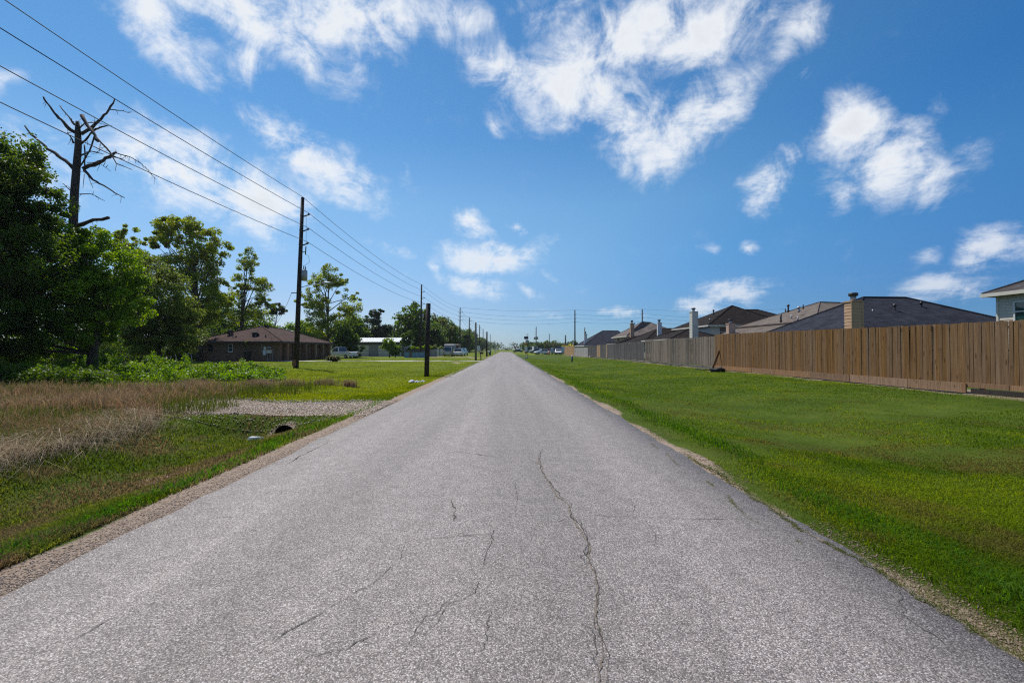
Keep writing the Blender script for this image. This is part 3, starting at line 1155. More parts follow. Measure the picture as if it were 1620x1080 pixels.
# taller unmown lips beside the asphalt
p = field(30000, 1.7, 40, lambda y: (2.95 + 0 * y, 3.75 + 0 * y))
p = p[rng.random(len(p)) < np.exp(-((p[:, 0] - 3.3 - vnoise(p[:, 1] * .9, 7) * .35) / .22) ** 2)]
blades('edge_grass', p, (.085 + .07 * vnoise(p[:, 1] * 1.2, 1)).clip(.03), .006 + .0008 * p[:, 1], patch(p, .8, (.050, .125, .010), (.085, .17, .018)), MT['blade'], .9, 2,
       'taller bright green grass lip along the fence side road edge', 'grass')
p = field(26000, 1.8, 14, lambda y: (-4.4 + 0 * y, -3.5 + 0 * y))
p = p[rng.random(len(p)) < np.exp(-((p[:, 0] + 3.74 + vnoise(p[:, 1] * .9, 17) * .55) / .17) ** 2)]
blades('edge_grass', p, .085, .006 + .001 * p[:, 1], patch(p, .8, (.045, .14, .012), (.085, .20, .02)), MT['blade'], .8, 2,
       'bright green grass lip above the gravel shoulder', 'grass')
# creeping grass in the edge crack and edge cracks of the road
q = np.concatenate([edge_crack[rng.integers(0, len(edge_crack), 5000)]] + [g[rng.integers(0, len(g), 120)] for g in grass_cracks])
q = q + rng.normal(0, .012, q.shape)
q = q[vnoise(q[:, 1] * 3, 5) > -.28]
blades('crack_grass', q, .012, .005, patch(q, 2, (.09, .12, .025), (.16, .17, .06)), MT['blade'], 1.4, 1, 'thin grass growing in the cracked road edge', 'grass',
       z=road_z(q[:, 0]) + .004)
# low tufts creeping over the bare edge on the fence side
p = field(90000, 1.7, 40, lambda y: (2.52 + 0 * y, 3.7 + 0 * y))
p = p[(vnoise(p[:, 0] * 2.2, p[:, 1] * 1.4) > -.16) | (p[:, 0] > 2.95)]
blades('edge_grass', p, .028, .006 + .0008 * p[:, 1], patch(p, 1.5, (.080, .120, .018), (.15, .165, .05)), MT['blade'], 1.3, 1,
       'sparse dry grass creeping over the bare soil beside the cracked edge', 'grass')
# rough slope of the ditch
p = field(130000, 2.0, 13, lambda y: (-7.7 + 0 * y, -3.5 + 0 * y))
p = p[~((p[:, 1] > 10.6) & (p[:, 1] < 13.3) & (rng.random(len(p)) < .93))]
c = patch(p, .9, (.065, .105, .010), (.120, .150, .020), 2)
br = sstep(.36, .68, vnoise(p[:, 0] * 1.1 + 12, p[:, 1] * 1.1) * .9 + vnoise(p[:, 0] * 3.4, p[:, 1] * 3.4) * .5 + .5)[:, None]
c = c * (1 - .85 * br) + np.array((.175, .122, .062)) * .85 * br
blades('ditch_grass', p, .055 + .03 * lushness(p), .005 + .0009 * p[:, 1], c, MT['blade'], .9, 2, 'patchy green and brown grass on the roadside ditch slope', 'grass', cvar=.35)
# lawn round the brick house
p = field(150000, 13.4, 70, lambda y: (np.where(y < 20, -9.5, np.where(y < 33, -14.0 - (y - 20) * .25, -32.0)), -3.5 + 0 * y))
c = patch(p, .35, (.105, .155, .003), (.20, .24, .012), 3)
blades('lawn_grass', p, .065 + .00 * p[:, 0], .011 + .0011 * p[:, 1], c, MT['blade'], 1.4, 1, 'sunlit yellow green lawn around the utility poles', 'grass', cvar=.3)


def straw(name, cx, cy, n, h, w, c1, c2, lean, label, windlean=(0, 0)):
    xy = np.stack([cx, cy], 1)
    t = rng.random((n, 1))
    c = np.array(c1) * (1 - t) + np.array(c2) * t
    return blades(name, xy, h, w, c, MT['straw'], lean, 2, label, 'grass', cvar=.3)


n = 52000
u = rng.random(n)
y = 1 / rng.uniform(1 / 17.5, 1 / 5.0, n)
front = -7.15 + vnoise(y * .9, 4) * .9
x = front - rng.random(n) ** 1.3 * (1.16 * y - 7.0 + 1.8).clip(1.2)
k = (x > -1.2 * y - 1) & (vnoise(x * .9, y * .9) + .33 > rng.random(n) * .55 - .1)
k &= ~((y > 10.0) & (y < 13.3) & (x > -8.4))
k &= ~((y > 12.6) & (x > -.60 * y + 1.6 * vnoise(x, y)))
x, y = x[k], y[k]
hh = .34 + .28 * vnoise(x * .5, y * .5) + .008 * (y - 5)
straw('dry_grass', x, y, len(x), hh, .0045 + .0008 * y, (.20, .12, .060), (.46, .33, .175), .7, 'tall brown dry grass along the back of the ditch')
n = 3600
y = rng.uniform(5.2, 9.5, n)
x = -7.2 + vnoise(y * .9, 4) * .9 + rng.normal(-.1, .25, n)
straw('bent_straw', x, y, n, .42, .005, (.26, .20, .12), (.50, .42, .29), 1.9, 'pale bent straw spilling towards the ditch')
# green blades among the dry grass
n = 30000
y = 1 / rng.uniform(1 / 19, 1 / 6.0, n)
x = -7.0 - rng.random(n) * (1.16 * y - 5).clip(1.5)
k = vnoise(x * .7 + 5, y * .7) > -.08
straw('green_stalk_grass', x[k], y[k], int(k.sum()), .32, .004 + .0008 * y[k], (.08, .125, .014), (.15, .17, .03), .6, 'green stalks mixed into the tall brown dry grass')
# dry clumps beyond the gravel drive
n = 2600
cl = [(-7.6, 19.3, .5), (-8.7, 18.6, .6), (-10.2, 19, .7), (-6.7, 19.6, .3), (-12.8, 18.9, .8), (-9.2, 17.2, .4), (-11.2, 16.4, .5)]
w_ = rng.integers(0, len(cl), n)
ca = np.array(cl)[w_]
x = ca[:, 0] + rng.normal(0, 1, n) * ca[:, 2] * .5
y = ca[:, 1] + rng.normal(0, 1, n) * ca[:, 2] * .35
straw('dry_clump_grass', x, y, n, .36, .016, (.20, .13, .07), (.42, .32, .19), .7, 'brown dry grass clumps at the edge of the sunlit lawn')


def stones(name, x, y, s, cols, label, dz=.0):
    n = len(x)
    base = np.array([(1, 0, 0), (0, 1, 0), (-1, 0, 0), (0, -1, 0), (0, 0, .6), (0, 0, -.5)], float)
    tri = np.array([(0, 1, 4), (1, 2, 4), (2, 3, 4), (3, 0, 4), (1, 0, 5), (2, 1, 5), (3, 2, 5), (0, 3, 5)])
    j = base[None] * rng.uniform(.55, 1.15, (n, 6, 3)) + rng.normal(0, .12, (n, 6, 3))
    a = rng.uniform(0, 6.28, n)
    ca, sa = np.cos(a)[:, None], np.sin(a)[:, None]
    X = j[..., 0] * ca - j[..., 1] * sa
    Y = j[..., 0] * sa + j[..., 1] * ca
    V = np.stack([X * s[:, None] + x[:, None], Y * s[:, None] + y[:, None], j[..., 2] * s[:, None] + (gz(x, y) + dz)[:, None] + s[:, None] * .25], -1).reshape(-1, 3)
    F = (tri[None] + np.arange(n)[:, None, None] * 6).reshape(-1, 3)
    c = np.array(cols)[rng.integers(0, len(cols), n)] * rng.uniform(.75, 1.2, (n, 1))
    o = np_mesh(name, V, F, MT['stone'], np.repeat(c, 6, 0))
    return tag(o, label, 'gravel', kind='stuff')


n = 16000
stones('drive_gravel', -3.2 - rng.random(n) * 6.0, 11.95 + np.clip(rng.normal(0, .78, n), -1.8, 1.7), rng.uniform(.006, .028, n), [(.56, .46, .36), (.47, .375, .285), (.64, .55, .45), (.34, .26, .20)],
       'pale loose gravel on the short drive over the culvert', .014)
n = 10000
yy = 1 / rng.uniform(1 / 14, 1 / 1.8, n)
stones('shoulder_gravel', -3.13 - np.abs(rng.normal(0, .19, n)).clip(0, .6), yy, rng.uniform(.0025, .008, n) * (1 + .04 * yy), [(.42, .33, .26), (.32, .25, .20), (.52, .44, .37), (.20, .155, .125)],
       'small loose gravel along the grassy ditch side shoulder')
n = 3800
yy = 1 / rng.uniform(1 / 14, 1 / 1.7, n)
xx = 2.70 + rng.normal(0, .12, n)
k = vnoise(yy * 1.1, 8) > -.1
stones('shoulder_gravel', xx[k], yy[k], (rng.uniform(.003, .010, n) * (1 + .05 * yy))[k], [(.24, .165, .12), (.17, .12, .09), (.29, .215, .165)], 'small loose gravel along the cracked road edge by the verge')


# ------------------------------------------------------------------ trees
def leaves(cent, crad, per, size, col, cvar, droop=.0, flat=.75):
    """rhombic leaves round cluster centres"""
    k = len(cent)
    n = k * per
    ci = np.repeat(np.arange(k), per)
    d = rng.normal(0, 1, (n, 3))
    d /= np.linalg.norm(d, axis=1)[:, None]
    rr = rng.random(n) ** .45
    pos = cent[ci] + d * (rr * crad[ci])[:, None] * np.array((1, 1, flat))
    nm = rng.normal(0, 1, (n, 3)) * .8 + np.array((0, 0, .55)) + d * .5        # blades lie mostly face up and outwards
    nm /= np.linalg.norm(nm, axis=1)[:, None]
    ax = rng.normal(0, 1, (n, 3))
    ax[:, 2] -= droop
    ax -= nm * np.sum(ax * nm, 1)[:, None]
    ax /= np.linalg.norm(ax, axis=1)[:, None] + 1e-9
    sd = np.cross(nm, ax)
    s = size * rng.uniform(.6, 1.35, n)[:, None]
    V = np.stack([pos - ax * s * .5, pos + sd * s * .33 - ax * s * .05, pos + ax * s * .5, pos - sd * s * .33 - ax * s * .05], 1).reshape(-1, 3)
    F = np.arange(n * 4).reshape(-1, 4)
    tone = rng.uniform(1 - cvar, 1 + cvar, k)[ci] * rng.uniform(.7, 1.3, n)
    yel = (rng.random(k)[ci] * .6 + rng.random(n) * .4)[:, None]
    c = np.array(col)[None] * tone[:, None] * (1 - yel * np.array((-.35, -.12, .2)))
    return V, F, np.repeat(c, 4, 0)


def make_tree(name, label, loc, blobs, per, ncl, size, col, trunk=None, tr=.2, cat='tree', group=None, cvar=.3, crad=.17, droop=0.0, limbs=14, fork=.35, hollow=.3, barkmat='bark'):
    """blobs: list of (x,y,z,rx,ry,rz) relative to the foot; trunk: list of points"""
    root = empty(name, loc, 0, label, cat, group)
    bl = np.array(blobs, float)
    vol = np.prod(bl[:, 3:], 1) ** (2 / 3)
    pick = rng.choice(len(bl), ncl, p=vol / vol.sum())
    d = rng.normal(0, 1, (ncl, 3))
    d /= np.linalg.norm(d, axis=1)[:, None]
    rr = hollow + (1 - hollow) * rng.random(ncl) ** .6
    b = bl[pick]
    cen = b[:, :3] + d * rr[:, None] * b[:, 3:] * .92
    cr = np.minimum(b[:, 3], b[:, 5]) * crad * 2 * rng.uniform(.6, 1.35, ncl)
    cen[:, 2] = np.maximum(cen[:, 2], .15)
    V, F, C = leaves(cen, cr, per, size, col, cvar, droop)
    V[:, 2] = np.maximum(V[:, 2], .02)
    np_mesh('crown', V, F, MT['leaf'], C, root)
    top = bl[:, 2].max()
    if trunk is None:
        cx, cy = bl[:, 0].mean() * .7, bl[:, 1].mean() * .7
        trunk = [(0, 0, -.15), (cx * .15, cy * .1, top * .22), (cx * .5, cy * .5, top * .5), (cx, cy, top * .95)]
    tp = [Vector(q) for q in trunk]
    rad = [tr * (1.25 if i == 0 else 1) * (1 - .85 * i / (len(tp) - 1)) for i in range(len(tp))]
    mb = MB().tube(tp, rad, 8)
    for j in rng.choice(ncl, min(limbs, ncl), replace=False):
        e = Vector(cen[j])
        f = fork + random.random() * (.9 - fork)
        seg = f * (len(tp) - 1)
        i = min(int(seg), len(tp) - 2)
        s = tp[i].lerp(tp[i + 1], seg - i)
        if s.z > e.z + .8:
            s = tp[0].lerp(tp[1], .8)
        m = s.lerp(e, .5) + Vector((random.uniform(-.1, .1), random.uniform(-.1, .1), .12)) * (e - s).length
        r0 = tr * (1 - .8 * f) * .55
        mb.tube([s, m, e], [r0, r0 * .6, r0 * .18], 5, False)
    mb.build('trunk', MT[barkmat], root, True)
    return root


def px_tree(name, label, pxb, Y, pb, per, ncl, size, col, tr=.2, depth=.8, trunk_px=None, **kw):
    x0 = PX(pxb, Y)
    z0 = float(gz(x0, Y))
    bl = []
    for px, py, rx, rz in pb:
        a, c = rx * Y / FPX, rz * Y / FPX
        bl.append((PX(px, Y) - x0, random.uniform(-.35, .35) * a, ZZ(py, Y) - z0, a, a * depth, c))
    tk = None
    if trunk_px:
        tk = [(PX(a, Y) - x0, random.uniform(-.1, .1), ZZ(b, Y) - z0) for a, b in trunk_px]
        tk[0] = (tk[0][0], 0, -.15)
    return make_tree(name, label, (x0, Y, z0), bl, per, ncl, size, col, tk, tr, **kw)


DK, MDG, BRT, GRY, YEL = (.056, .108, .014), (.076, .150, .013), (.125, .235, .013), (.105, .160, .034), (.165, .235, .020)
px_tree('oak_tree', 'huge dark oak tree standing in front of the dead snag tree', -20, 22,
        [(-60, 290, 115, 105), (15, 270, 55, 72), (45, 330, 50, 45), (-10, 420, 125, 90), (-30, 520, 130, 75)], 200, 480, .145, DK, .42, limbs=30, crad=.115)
px_tree('leafy_tree', 'dense leafy green tree at the foot of the dead snag', 150, 25,
        [(120, 385, 55, 42), (112, 400, 32, 40), (165, 420, 62, 55), (110, 470, 85, 75), (195, 470, 42, 52), (60, 440, 70, 60), (60, 545, 75, 45), (150, 520, 50, 40)], 170, 500, .135, BRT, .26,
        trunk_px=[(152, 590), (158, 550), (172, 500), (150, 440), (128, 370)], limbs=34, crad=.125)
px_tree('willow_tree', 'grey green willow like tree leaning over the green weeds', 262, 38,
        [(235, 430, 42, 32), (262, 475, 52, 55), (295, 520, 32, 40), (215, 510, 42, 42), (262, 540, 48, 28)], 170, 300, .16, GRY, .24,
        trunk_px=[(262, 585), (255, 545), (235, 500), (240, 450)], limbs=26, droop=.8, crad=.14)
px_tree('sycamore_tree', 'tall broad sycamore tree rising above the willow like tree', 318, 56,
        [(285, 366, 38, 28), (328, 392, 34, 38), (256, 383, 26, 20), (300, 425, 50, 42), (335, 470, 34, 45), (300, 500, 45, 40)], 150, 280, .24, YEL, .34,
        trunk_px=[(320, 580), (317, 510), (312, 440), (300, 365)], limbs=34, crad=.135, hollow=.2)
px_tree('sycamore_tree', 'sycamore tree top showing between the dead snag and the broad sycamore', 212, 60,
        [(205, 376, 30, 22), (192, 398, 28, 24), (220, 415, 30, 26), (210, 460, 45, 40), (200, 520, 50, 45)], 100, 170, .27, YEL, .3, limbs=20, crad=.12)
px_tree('slender_tree', 'slender half bare tree rising behind the satellite dish roof', 388, 76,
        [(394, 415, 18, 26), (405, 450, 26, 22), (425, 478, 20, 14), (378, 455, 16, 36), (392, 500, 34, 24)], 90, 190, .23, YEL, .25,
        trunk_px=[(384, 578), (384, 520), (390, 460), (395, 400)], limbs=34, crad=.135, hollow=.1)
px_tree('small_tree', 'small thin stemmed tree with a flat crown above the brick house roof', 436, 92,
        [(442, 488, 16, 9), (450, 492, 10, 7), (432, 494, 9, 6)], 60, 36, .34, (.06, .085, .03), .16, trunk_px=[(432, 575), (436, 530), (438, 512), (442, 485)], limbs=8, crad=.2)
px_tree('sycamore_tree', 'open crowned sycamore tree standing behind the streetlight arm', 520, 84,
        [(520, 438, 24, 24), (500, 455, 18, 18), (505, 485, 26, 22), (552, 484, 22, 26), (522, 512, 34, 22), (540, 450, 16, 20), (482, 470, 16, 20), (562, 470, 10, 14)], 90, 230, .26, YEL, .32,
        trunk_px=[(522, 572), (520, 530), (520, 480), (521, 425)], limbs=34, crad=.14, hollow=.1)
px_tree('vine_tree', 'dark vine draped tree standing over the white pickup tailgate', 556, 78,
        [(545, 525, 18, 18), (556, 540, 16, 20), (566, 556, 12, 12), (540, 545, 12, 14)], 90, 110, .26, DK, .2, limbs=10)
px_tree('juniper_tree', 'broad blue green juniper tree behind the metal garage', 592, 118,
        [(592, 502, 12, 13), (600, 495, 8, 10), (583, 500, 7, 8), (590, 520, 26, 20), (612, 522, 14, 16), (578, 535, 24, 20), (610, 540, 22, 18)], 80, 190, .42, (.040, .072, .028), .3, limbs=12, droop=-.5)
px_tree('garden_tree', 'young bright green tree in front of the garage doors', 617, 82,
        [(614, 545, 11, 11), (622, 552, 9, 12), (608, 542, 6, 6)], 80, 60, .22, BRT, .1, limbs=10)
px_tree('garden_tree', 'dense round bush tree at the corner of the metal garage', 626, 83,
        [(625, 557, 9, 9), (630, 553, 6, 9)], 80, 45, .22, MDG, .09, limbs=8)
px_tree('garden_tree', 'small dark round tree on a bare stem above the blue panels', 645, 89,
        [(645, 536, 10, 14), (645, 528, 6, 8), (642, 542, 9, 7)], 90, 60, .24, DK, .1, limbs=8)
for i, (px, py, rx, Y, c, lb) in enumerate((
        (345, 540, 42, 70, DK, 'dark tree crowding the gable carport of the brick house'), (430, 535, 30, 88, MDG, 'round green tree behind the roof ridge of the brick house'),
        (478, 528, 26, 96, BRT, 'sunny green tree between the tall pole and the brick house'), (500, 535, 20, 104, YEL, 'yellow green tree low beside the open sycamore'),
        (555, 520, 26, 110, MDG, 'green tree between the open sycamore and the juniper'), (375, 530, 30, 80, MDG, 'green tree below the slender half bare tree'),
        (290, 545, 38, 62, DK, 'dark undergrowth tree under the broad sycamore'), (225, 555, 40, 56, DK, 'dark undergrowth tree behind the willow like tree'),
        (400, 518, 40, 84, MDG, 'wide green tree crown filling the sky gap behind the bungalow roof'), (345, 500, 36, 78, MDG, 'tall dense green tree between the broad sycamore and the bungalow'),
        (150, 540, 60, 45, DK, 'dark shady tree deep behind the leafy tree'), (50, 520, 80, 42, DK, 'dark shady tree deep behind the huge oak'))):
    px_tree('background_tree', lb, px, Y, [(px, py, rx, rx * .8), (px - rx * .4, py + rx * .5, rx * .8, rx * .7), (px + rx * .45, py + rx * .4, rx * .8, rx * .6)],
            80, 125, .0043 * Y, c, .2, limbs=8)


def generic_tree(seed, h, w, col, per, ncl, size):
    bl = [(0, 0, h * .62, w * .5, w * .5, h * .34), (w * .2, w * .1, h * .45, w * .42, w * .42, h * .3), (-w * .22, -w * .1, h * .5, w * .42, w * .42, h * .3), (w * .05, 0, h * .3, w * .45, w * .45, h * .26)]
    return make_tree('distant_tree', None, (0, 0, 0), bl, per, ncl, size, col, None, .25, limbs=6, crad=.15)


protos = [generic_tree(k, 12, w, c, 55, 120, .62) for k, (w, c) in enumerate(((9, DK), (11, (.052, .100, .020)), (8, (.060, .112, .022)), (10, (.075, .105, .036))))]
spots = []
for Y in np.linspace(112, 400, 30):
    spots.append((-19 - random.random() * 7, Y + random.uniform(-4, 4), random.uniform(.85, 1.15), 'leafy tree in the long row behind the utility poles', 'row of trees behind the utility poles'))
for k in range(22):
    spots.append((random.uniform(-75, -28), random.uniform(150, 240), random.uniform(.75, 1.05), 'tree in the wood behind the parked vans and metal garage', 'wood behind the vans and garage'))
for k in range(16):
    spots.append((random.uniform(24, 60), random.uniform(280, 420), random.uniform(.45, .75), 'low dark tree beyond the parked cars and the last fence panel', 'trees beyond the parked cars'))
for k in range(10):
    spots.append((random.uniform(12, 26), random.uniform(235, 330), random.uniform(.35, .6), 'small tree behind the twin transformer pole', 'trees behind the transformer pole'))
used = set()
for i, (x, y, s, lb, gp) in enumerate(spots):
    k = i % 4
    o = protos[k] if k not in used else copy_tree(protos[k])
    used.add(k)
    o.location = (x, y, -.05)
    o.scale = (s, s, s * random.uniform(.9, 1.1))
    o.rotation_euler = (0, 0, random.uniform(0, 6.28))
    tag(o, lb, 'tree', gp)

# far wood that reads as one mass
n = 900
cx = rng.uniform(-520, 520, n)
cy = 470 + rng.uniform(-30, 60, n) + np.abs(cx) * .1
cz = rng.uniform(1.0, 7.2, n) + 1.5 * vnoise(cx * .05, cy * .01)
V, F, C = leaves(np.stack([cx, cy, cz], 1), np.full(n, 4.2), 55, 1.5, (.050, .080, .032), .3)
V[:, 2] = np.maximum(V[:, 2], .05)
tag(np_mesh('far_wood', V, F, MT['leaf'], C), 'far off dark wood along the horizon', 'wood', kind='stuff')


def thicket(name, label, n, cfun, per, size, col, crad, cat='weeds'):
    c, r = cfun(n)
    V, F, C = leaves(c, r, per, size, col, .3, 0, 1.0)
    V[:, 2] = np.maximum(V[:, 2], gz(V[:, 0], V[:, 1]) + .01)
    return tag(np_mesh(name, V, F, MT['leaf'], C), label, cat, kind='stuff')


def weeds(n):
    px = rng.uniform(90, 450, n)
    Y = rng.uniform(21, 32, n)
    x = PX(px, Y)
    top = np.interp(px, [90, 180, 300, 380, 450], [.6, .62, .5, .4, .10]) * (1 + .9 * vnoise(x * .6, Y * .6))
    top = top * np.where(vnoise(x * .9 + 3, Y * .9) > .18, 1.7, 1) * np.where(vnoise(x * .8, Y * .8 + 20) < -.12, .3, 1)
    z = gz(x, Y) + rng.random(n) * np.maximum(top, .08)
    return np.stack([x, Y, z], 1), rng.uniform(.10, .36, n)


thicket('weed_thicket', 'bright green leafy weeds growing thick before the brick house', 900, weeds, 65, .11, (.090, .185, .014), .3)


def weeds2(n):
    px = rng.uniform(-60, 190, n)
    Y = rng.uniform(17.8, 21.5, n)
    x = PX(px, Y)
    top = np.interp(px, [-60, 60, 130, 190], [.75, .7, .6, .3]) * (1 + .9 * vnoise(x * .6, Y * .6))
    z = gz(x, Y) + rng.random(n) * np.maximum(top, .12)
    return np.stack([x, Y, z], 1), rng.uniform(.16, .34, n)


thicket('weed_thicket', 'shaded green weeds along the foot of the huge oak', 620, weeds2, 60, .10, (.060, .120, .015), .3)  # leaf colour set darker to help carry the oak's shade

# dead snag: outlines measured on a 5.4x grid, every limb given its own depth
DT_Y = 28.0
root = empty('dead_tree', (PX(119, DT_Y), DT_Y, float(gz(PX(119, DT_Y), DT_Y))), 0, 'tall dead leafless tree with broken bare limbs above the green trees', 'tree')


def dpt(x, y, dep=0.0):
    q = P(x / 5.4, 140 + y / 5.4, DT_Y + dep)
    return q - root.location


def dr(r):
    return r / 5.4 * DT_Y / FPX


tr = [(640, 2440), (642, 1700), (655, 1080), (660, 900), (672, 700), (685, 500), (680, 380), (675, 290)]
MB().tube([dpt(*q) for q in tr], [dr(q * .84) for q in (44, 40, 36, 34, 32, 28, 25, 15)], 10).build('trunk', MT['dead'], root, True)
limbs = [([(650, 690), (540, 600), (460, 545), (380, 480), (290, 410), (235, 330)], 21, 8, .4), ([(650, 385), (560, 300), (500, 240), (440, 165), (385, 80)], 19, 7, -.3),
         ([(655, 320), (600, 250), (525, 155)], 10, 5, .3), ([(650, 475), (590, 385)], 10, 4, -.2), ([(700, 400), (790, 340), (880, 260), (940, 190), (985, 95)], 19, 7, .5),
         ([(950, 185), (1050, 195), (1120, 215)], 6, 2, .5), ([(715, 245), (770, 340), (810, 390), (850, 460)], 19, 12, -.5), ([(840, 430), (960, 560), (1010, 650), (1140, 700)], 10, 3, -.6),
         ([(800, 370), (880, 335), (930, 325)], 12, 4, -.5), ([(730, 690), (860, 640), (950, 590), (1005, 550)], 21, 13, .6), ([(740, 710), (810, 790), (900, 835), (1000, 900), (1080, 940)], 13, 4, -.6),
         ([(700, 910), (800, 908), (915, 968)], 7, 3, .4), ([(635, 890), (560, 820)], 6, 3, 0), ([(700, 490), (760, 430), (800, 380)], 11, 8, -.3), ([(700, 680), (780, 540), (820, 410)], 9, 7, -.4),
         ([(735, 490), (745, 590), (740, 690)], 7, 6, -.2), ([(1005, 560), (1120, 590), (1220, 650), (1340, 780)], 6, 2, .6), ([(690, 350), (740, 300), (830, 295), (935, 325)], 7, 2, .2),
         ([(700, 580), (790, 545), (900, 570)], 9, 3, .3), ([(760, 640), (860, 640), (960, 715)], 4, 2, .2), ([(640, 1190), (760, 1150), (950, 1110)], 22, 17, -.3),
         ([(985, 590), (1075, 615)], 7, 3, .6), ([(870, 480), (860, 555)], 4, 2, -.6), ([(740, 740), (730, 860)], 4, 2, -.4), ([(770, 750), (815, 860)], 3, 2, -.6), ([(1010, 650), (1000, 710)], 4, 2, -.6)]
for k in range(12):
    u = k / 11
    x0, y0 = 1040 + 290 * u, 572 + 190 * u * u
    dx, dy = random.uniform(-10, 45), random.uniform(25, 85)
    limbs.append(([(x0, y0), (x0 + dx * .6, y0 + dy * .4), (x0 + dx, y0 + dy)], 2.0, 1.0, .6))
for pts, r0, r1, dep in list(limbs[:21]):           # short snapped twigs along every limb
    for k in range(random.randint(2, 5)):
        i = random.randrange(len(pts) - 1)
        u = random.random()
        x0, y0 = pts[i][0] + (pts[i + 1][0] - pts[i][0]) * u, pts[i][1] + (pts[i + 1][1] - pts[i][1]) * u
        a_ = random.uniform(0, 6.28)
        q = random.uniform(18, 75)
        limbs.append(([(x0, y0), (x0 + math.cos(a_) * q * .5 + 6, y0 + math.sin(a_) * q * .5), (x0 + math.cos(a_) * q, y0 + math.sin(a_) * q + 8)], 3.2, 1.2, dep * .7))
for pts, r0, r1, dep in limbs:
    fine = []
    for (ax_, ay_), (bx_, by_) in zip(pts[:-1], pts[1:]):
        for u in (0, .35, .68):
            fine.append((ax_ + (bx_ - ax_) * u + random.uniform(-1, 1) * r0 * .35, ay_ + (by_ - ay_) * u + random.uniform(-1, 1) * r0 * .35))
    fine.append(pts[-1])
    n = len(fine)
    vv = [dpt(x, y, dep * (i / (n - 1)) * 1.8) for i, (x, y) in enumerate(fine)]
    MB().tube(vv, [dr((r0 + (r1 - r0) * (i / (n - 1)) ** .8) * .8 * random.uniform(.86, 1.14)) for i in range(n)], 6).build('limb', MT['dead'], root, True)


# ------------------------------------------------------------------ utility poles and lines
def mast(name, label, base, top, r0, r1, mat='pole', group=None):
    root = empty(name, base, 0, label, 'pole', group)
    t = Vector(top) - Vector(base)
    MB().tube([(0, 0, -.3), tuple(t * .5), tuple(t)], [r0, (r0 + r1) / 2, r1], 12).build('shaft', MT[mat], root, True)
    return root, t


def bracket(root, t, z, side=1, length=.55):
    """stand-off arm with an insulator at its end; returns where the wire rests"""
    c = t * (z / t.z)
    e = c + Vector((side * length, 0, .16))
    a = MB().tube([c + Vector((side * .1, 0, 0)), e], [.055, .045], 6).build('arm', MT['darkmetal'], root)
    MB().tube([e + Vector((0, 0, -.05)), e + Vector((0, 0, .05)), e + Vector((0, 0, .12))], [.07, .09, .045], 8).build('insulator', MT['insul'], a, True)
    return Vector(root.location) + e + Vector((0, 0, .13))


LINE = [[], [], [], []]
specs = [(-17.3, -14, 13.9, -17.0, 'pole'), (-17.0, 37, 13.8, -16.55, 'pole'), (-16.35, 87, 13.8, -16.2, 'pole'), (-13.9, 136, 13.8, -13.8, 'pole')]
labels = ['dark utility pole behind the viewer carrying the four wires', 'tall dark utility pole with transformer and streetlight beside the brick house',
          'dark utility pole with side brackets standing behind the short stub pole', 'dark utility pole with paired brackets beside the white rear facing car']
main = []
for k, ((xb, Y, h, xt, mt), lb) in enumerate(zip(specs, labels)):
    b = (xb, Y, float(gz(xb, Y)))
    r, t = mast('utility_pole', lb, b, (xt, Y, h), .21, .13, mt)
    main.append((r, t))
    LINE[0].append(Vector((xt, Y, h + .05)))
    for j, z in enumerate((12.3, 11.1, 9.95)):
        LINE[j + 1].append(bracket(r, t, z))
        if k == 3:
            bracket(r, t, z, -1)
        else:
            MB().box(t * ((z + .06) / t.z), (.26, .26, .05)).build('band', MT['darkmetal'], r)
# equipment on the tall pole
r, t = main[1]
c = t * (7.5 / t.z)
can = MB().tube([c + Vector((.42, -.05, -.42)), c + Vector((.42, -.05, .4)), c + Vector((.42, -.05, .46))], [.22, .22, .14], 14).build('transformer', MT['metal'], r, True)
MB().tube([c + Vector((.36, -.05, .44)), c + Vector((.36, -.05, .82))], [.05, .03], 8).build('bushing', MT['insul'], can, True)
MB().tube([c + Vector((.50, -.05, .44)), c + Vector((.50, -.05, .76))], [.05, .03], 8).build('bushing', MT['insul'], can, True)
MB().box(c + Vector((.22, -.05, .1)), (.12, .1, .5)).build('transformer_mount', MT['darkmetal'], r)
fu = MB().tube([c + Vector((.16, 0, 1.9)), c + Vector((.46, 0, 1.95))], .03, 6).build('fuse_arm', MT['darkmetal'], r)
MB().tube([c + Vector((.46, 0, 1.7)), c + Vector((.50, 0, 2.35))], .045, 8).build('fuse_cutout', MT['insul'], fu, True)
MB().tube([c + Vector((.38, 0, .8)), c + Vector((.8, 0, 1.1)), c + Vector((.72, 0, 1.6)), c + Vector((.48, 0, 1.75))], .012, 5).build('jumper_cable', MT['wire'], r)
MB().tube([c + Vector((.50, 0, 2.3)), c + Vector((.52, 0, 3.4)), c + Vector((.50, 0, 4.9))], .010, 5).build('riser_wire', MT['wire'], r)
c = t * (6.5 / t.z)
arm = MB().tube([c, c + Vector((1.0, -.1, .25)), c + Vector((2.0, -.2, .35))], .03, 8).build('lamp_arm', MT['metal'], r, True)
MB().hull([[(c.x + 2.0 + s, c.y - .2 + w * sx, c.z + .32 + z) for sx, z in ((-1, .05), (-.6, .13), (.6, .13), (1, .05), (.6, -.02), (-.6, -.02))]
           for s, w in ((-.05, .06), (.15, .13), (.5, .15), (.75, .06))]).build('lamp_head', MT['metal'], arm, True)
c = t * (6.1 / t.z)
MB().box(c + Vector((-.35, 0, 0)), (.5, .06, .06)).build('service_arm', MT['darkmetal'], r)
MB().box((.0, -.3, .45), (.3, .06, .5)).build('meter_box', M('rust_box', (.16, .07, .04), (.24, .11, .06)), r)
r2, t2 = main[2]
c = t2 * (7.8 / t2.z)
